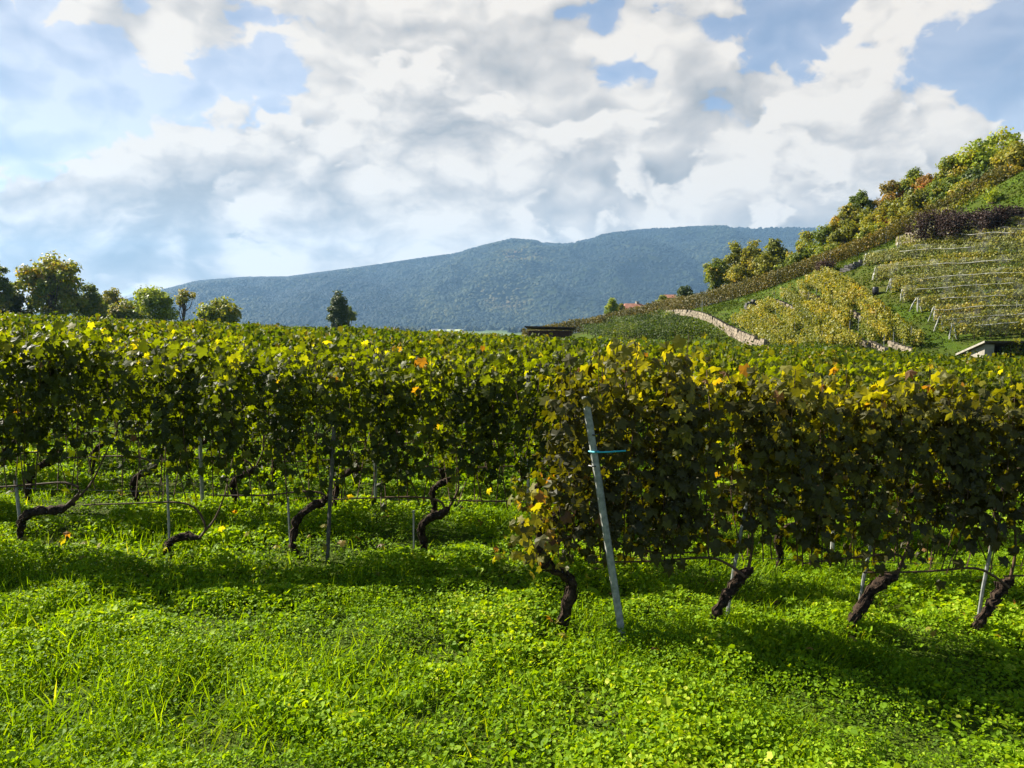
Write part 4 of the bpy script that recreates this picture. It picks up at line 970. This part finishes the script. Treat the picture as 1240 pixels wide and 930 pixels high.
F1 = [(685, 4, 0, 'grapevine at the row end with crooked stock and tufted golden top by the grey post'), (868, 5, 1, 'browning grapevine with leaning stock, first to the right of the end post'),
      (1035, 6, 2, 'browning grapevine with thick slanting trunk, two places right of the end post'), (1195, 5, 3, 'browning grapevine whose slim trunk leans at the right edge of the picture')]
X1 = []
for px, s, f, lb in F1:
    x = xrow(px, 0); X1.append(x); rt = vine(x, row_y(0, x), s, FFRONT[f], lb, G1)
    if s == 4:
        link('hanging_leaves', end_cluster(), M['vine_old'], rt)
for i in range(3):
    x = X1[-1] + 1.1 * (i + 1); vine(x, row_y(0, x), 5 + i % 2, FFRONT[1 + i], 'browning grapevine of the front row beyond the right edge', G1, -1)
G2 = 'grapevines of the second row'
F2 = [(15, 0, 'grapevine at the left edge whose dark stock bends flat to the right'), (195, 1, 'grapevine with the lowest stock, lying almost flat over the grass'),
      (353, 2, 'grapevine with upright knotty stock left of the tall dark post'), (507, 3, 'grapevine with hooked black stock left of the front row end')]
X2 = []
for i, (px, s, lb) in enumerate(F2):
    x = xrow(px, 1); X2.append(x); vine(x, row_y(1, x), s, FHI[i], lb, G2, 1, True, [1.04, 1.0, 0.97, 0.96][i])
lb2 = ['second row grapevine seen behind the grey end post', 'second row grapevine dim behind the front foliage right of the end post', 'second row grapevine whose trunk shows under the front row, centre right',
       'second row grapevine far right behind the front row', 'second row grapevine at the right edge behind the front row']
for i in range(5):
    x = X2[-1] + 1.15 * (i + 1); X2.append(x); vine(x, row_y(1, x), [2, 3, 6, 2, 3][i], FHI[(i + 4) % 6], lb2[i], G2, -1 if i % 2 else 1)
for i in range(3):
    x = X2[0] - 1.15 * (i + 1); vine(x, row_y(1, x), [1, 2, 0][i], FHI[(i + 2) % 6], 'second row grapevine beyond the left edge', G2, -1, True, 1.06)
nv_total = 18
rsn = np.random.RandomState(77)
for k in range(2, 13):
    Yk = ROW0 + RSP * k; x = -(0.665 * Yk + 2.6) + rsn.rand()
    xe = 0.665 * Yk + 1.6
    while x < xe and nv_total < 296:
        y = row_y(k, x)
        zsc = 0.95 + 0.10 * rsn.rand()
        if k <= 3:
            lab = 'green grapevine of the third row, seen through gaps under the second' if k == 2 else 'green grapevine of the fourth row, glimpsed behind the third'
            vine(x, y, [2, 3, 2, 3][rsn.randint(4)], FMID[rsn.randint(4)], lab, 'grapevines of the third row' if k == 2 else 'grapevines of the fourth row', rsn.choice([-1, 1]), True, zsc)
        else:
            o = empty('grapevine', (x, y, h1(x, y)), math.atan(RSL) + (math.pi if rsn.rand() < .5 else 0)); o.scale = (1, 1, zsc)
            link('foliage', FLO[rsn.randint(6)][0], None, o)
            tag(o, 'leafy grapevine top in the rows behind the nearest four', 'grapevine', 'grapevines in the rows behind the nearest four')
        nv_total += 1; x += VSP * (0.92 + 0.16 * rsn.rand())
print('vines', nv_total, 'last row', k)

# the rest of the flat vineyard: one mass
def field():
    rs = np.random.RandomState(9); b = Acc()
    for k in range(13, 34):
        Yk = ROW0 + RSP * k; x0, x1 = -(0.67 * Yk + 3), 0.67 * Yk + 3
        m_ = int((x1 - x0) * (130 if k < 22 else 105)); x = rs.uniform(x0, x1, m_)
        y = Yk + RSL * x
        lim = np.where(x < 2, 56.0, np.where(x < 22, 56 + (x - 2) * 0.55, 67 - (x - 22) * 1.5))
        keep = y < lim; x, y = x[keep], y[keep]; m_ = len(x)
        if m_ == 0:
            continue
        top = 1.52 + 0.38 * fbm(x * 0.9, x * 0 + k, k, 3)
        z = 0.6 + (top - 0.6) * (rs.rand(m_) ** 0.55); sd = rs.choice([-1, 1], m_) * 0.30 * rs.rand(m_) ** 0.6
        C = np.stack([x, y + sd, H(x, y) + z], 1)
        Nn = np.stack([rs.randn(m_) * .5, sd * 3, 0.5 + rs.rand(m_) * 0.5], 1) + rvec(m_, rs) * 0.6
        ti = np.clip(0.42 + (fbm(x * 0.25, y * 0.25, 55, 3) - 0.5) * 0.9 + rs.randn(m_) * 0.15, .01, .99)
        b.leaves(C, rvec(m_, rs) - np.array([0, 0, .7]), Nn, 0.16 * (0.6 + 0.8 * rs.rand(m_)), ti, SIMPLE, SIMPLE_F)
    tag(link('vineyard_foliage', b.mesh('vineyard_foliage'), M['vine_mid']), 'mass of vine leaves in the far rows of the flat vineyard', 'vineyard', None, 'stuff')
field()

# posts, stakes, wires
def end_post():
    x0 = xrow(762, 0); y = row_y(0, x0) - 0.27; r = empty('end_post', (x0, y, h1(x0, y)))
    xt = xrow(705, 0); zt = at(705, 480, y)[2] - h1(x0, y)
    b0 = np.array((0.0, 0.0, -0.35)); b1 = np.array(((xt - x0) * 1.0, -0.02, zt))
    link('shaft', Acc().tube([b0 + (b1 - b0) * t for t in np.linspace(0, 1, 14)], np.full(14, 0.026) * (1 + 0.03 * np.sin(np.arange(14) * 2.3)), 8, 0.5, 0.04).mesh('shaft'), M['post'], r)
    p = b0 + (b1 - b0) * 0.82
    link('tie', Acc().tube([p + (0.02, -0.034, 0), p + (0.10, -0.05, 0.005), p + (0.22, -0.03, 0.01)], 0.006, 6).tube([p + (-0.034, 0, 0), p + (-0.0, -0.036, 0.0), p + (0.034, 0, 0)], 0.008, 6).mesh('tie'), M['tie'], r)
    link('staple', Acc().tube([p + (-0.034, 0, -0.10), p + (0, -0.036, -0.10), p + (0.034, 0, -0.10)], 0.005, 5).tube([p + (-0.036, 0, 0.12), p + (0, -0.036, 0.12), p + (0.034, 0, 0.12)], 0.005, 5).mesh('staple'), M['black'], r)
    tag(r, 'leaning pale grey end post with turquoise tie at the front row end', 'post')
end_post()
def stake(px, k, z1, dx, lb, rad=0.012, mat='stake', name='vine_stake', dy=0.06, group='stakes beside the grapevines'):
    x = xrow(px, k); y = row_y(k, x) + dy; c = (x, y, h1(x, y))
    tag(link(name, Acc().tube([(0, 0, -0.2), (dx * 0.5, 0, z1 * 0.5), (dx, 0, z1)], rad, 6, 0.5, 0.05).mesh(name), M[mat], None, c), lb, 'stake', group)
stake(884, 0, 1.0, 0.17, 'slanting pale stake behind the first browning vine right of the end post', 0.014)
stake(1047, 0, 0.9, 0.16, 'slanting pale stake behind the thick slanting trunk', 0.013)
stake(1200, 0, 0.8, 0.12, 'pale stake behind the slim trunk at the right edge', 0.014)
stake(12, 1, 0.7, -0.05, 'grey stake at the far left stock', 0.016)
stake(194, 1, 0.75, 0.0, 'thin grey stake at the almost flat stock', 0.012)
stake(345, 1, 0.55, -0.02, 'short pale stake touching the upright knotty stock', 0.012)
stake(498, 1, 0.45, 0.0, 'short grey stake beside the hooked stock', 0.010)
stake(394, 1, 1.25, 0.10, 'tall dark post leaning right of the upright knotty stock', 0.019, 'darkpost', 'row_post', -0.12, 'posts of the rows')
stake(452, 2, 1.85, 0.02, 'slim grey green post in the third row, left of the hooked stock', 0.022, 'stake', 'row_post', 0.0, 'posts of the rows')
stake(240, 2, 1.85, -0.02, 'slim post in the third row above the flat stock', 0.022, 'stake', 'row_post', 0.0, 'posts of the rows')
stake(1012, 1, 1.6, 0.03, 'pale stake in the second row under the front foliage', 0.02, 'post', 'row_post', -0.05, 'posts of the rows')
stake(640, 2, 1.8, 0.0, 'slim post in the third row left of the row end', 0.02, 'stake', 'row_post', 0.0, 'posts of the rows')
for k, xa, xb, nm in ((0, xrow(735, 0), 6.6, 'front'), (1, -8.3, 7.0, 'second'), (2, -9.5, 8.5, 'third')):
    for z, wn in ((0.58, 'lower'), (1.15, 'upper')):
        xs = np.linspace(xa, xb, 24); ys = row_y(k, xs) + 0.02
        P = np.stack([xs, ys, H(xs, ys) * 0 + np.interp(xs, [xa, xb], [h1(xa, ys[0]), h1(xb, ys[-1])]) + z - 0.012 * np.sin(np.arange(24) * 1.9) ** 2], 1); c = P[0].copy()
        tag(link('trellis_wire', Acc().tube(P - c, 0.0022, 5).mesh('trellis_wire'), M['wire'], None, c), '%s trellis wire strung along the %s row of vines' % (wn, nm), 'wire', 'trellis wires')

# ------------------------------------------------------------------ ground cover
def cover():
    rs = np.random.RandomState(21); b = Acc()
    zones = [(2.4, 6.4, 5600, 0.0195), (6.4, 9.5, 3200, 0.024), (9.5, 14.0, 900, 0.042), (14.0, 20.0, 130, 0.085)]
    for (ya, yb, den, sz) in zones:
        hw = 0.66 * yb + 3.2; m_ = int(2 * hw * (yb - ya) * den)
        x = rs.uniform(-hw, hw, m_); y = rs.uniform(ya, yb, m_)
        k = np.abs(x) < 0.66 * y + 3.0; x, y = x[k], y[k]
        clump = fbm(x * 2.3, y * 2.3, 61, 3); tall = fbm(x * 0.7, y * 0.7, 71, 2)
        k = rs.rand(len(x)) < np.clip((clump - 0.28) * 3.2, 0.28, 1); x, y, clump, tall = x[k], y[k], clump[k], tall[k]; m_ = len(x)
        zt = (0.05 + 0.22 * np.clip(clump - 0.28, 0, 1) * (0.5 + tall)) * 1.15
        z = zt * (0.35 + 0.65 * rs.rand(m_) ** 0.5)
        C = np.stack([x, y, H(x, y) + z], 1)
        Nn = np.array([0, 0, 1.0]) + rs.randn(m_, 3) * 0.55
        kind = fbm(x * 1.1 + 9, y * 1.1, 81, 2)
        size = sz * (0.45 + 0.8 * rs.rand(m_)) * np.where(kind > 0.54, 1.45, 1.0) * np.where(rs.rand(m_) < 0.04, 1.9, 1.0)
        ti = np.clip(0.42 + (kind - 0.5) * 0.5 + (clump - 0.5) * 0.5 + rs.randn(m_) * 0.16, 0.01, 0.99)
        b.leaves(C, rvec(m_, rs), Nn, size, ti, ROUND, ROUND_F)
        # blades
        m2 = int(m_ * 0.75); i = rs.randint(0, m_, m2)
        xb, yb_ = x[i] + rs.randn(m2) * 0.03, y[i] + rs.randn(m2) * 0.03
        gk = fbm(xb * 0.9, yb_ * 0.9, 91, 2); kk = rs.rand(m2) < np.clip((gk - 0.42) * 5, 0.10, 1); xb, yb_, gk = xb[kk], yb_[kk], gk[kk]; m2 = len(xb)
        Cb = np.stack([xb, yb_, H(xb, yb_) - 0.005], 1)
        U = np.array([0.45, -0.15, 0.8]) + rs.randn(m2, 3) * 0.42
        b.leaves(Cb, U, np.array([0, -1.0, 0.2]) + rs.randn(m2, 3) * 0.6, (0.05 + 0.13 * rs.rand(m2) ** 2.0) * (0.6 + gk * 0.8) * (sz / 0.021) ** 0.5, np.clip(0.45 + rs.randn(m2) * 0.2, .01, .99), BLADE, BLADE_F)
    print('cover faces', sum(len(s_) for s_ in b.S))
    tag(link('ground_cover', b.mesh('ground_cover'), M['herb']), 'dense clover, weeds and grass covering the vineyard floor', 'ground cover', None, 'stuff')
cover()
def litter():
    rs = np.random.RandomState(33); b = Acc(); m_ = 230
    k = rs.randint(0, 3, m_); x = rs.uniform(-6, 7, m_); y = ROW0 + RSP * k + RSL * x + rs.randn(m_) * 0.45
    keep = (k > 0) | (x > 0.0); x, y = x[keep], y[keep]; m_ = len(x)
    C = np.stack([x, y, H(x, y) + rs.uniform(0.06, 0.20, m_)], 1)
    b.leaves(C, rvec(m_, rs), np.array([0, 0, 1.0]) + rs.randn(m_, 3) * 0.5, 0.075 * (0.6 + 0.7 * rs.rand(m_)), np.clip(0.78 + rs.rand(m_) * 0.22, 0, 0.99), VINE, VINE_F)
    tag(link('fallen_leaves', b.mesh('fallen_leaves'), M['vine_old']), 'yellow and brown vine leaves fallen on the ground cover', 'fallen leaves', None, 'stuff')
litter()

# ------------------------------------------------------------------ haze
def haze():
    m, N = new_mat('haze_air'); o = N.n('ShaderNodeOutputMaterial'); v = N.n('ShaderNodeVolumePrincipled')
    v.inputs['Color'].default_value = (0.34, 0.62, 1.0, 1); v.inputs['Density'].default_value = HAZE_DENSITY; v.inputs['Anisotropy'].default_value = 0.2
    N.put(o.inputs['Volume'], v.outputs[0])
    x0, x1, y0, y1, z0, z1 = -9000, 9000, -400, 7600, PLAIN - 60.0, 740.0
    a = Acc().box(((x0 + x1) / 2, (y0 + y1) / 2, (z0 + z1) / 2), (x1 - x0, y1 - y0, z1 - z0))
    tag(link('haze', a.mesh('haze'), m), 'thin bluish haze in the valley air', 'haze', None, 'stuff')
haze()
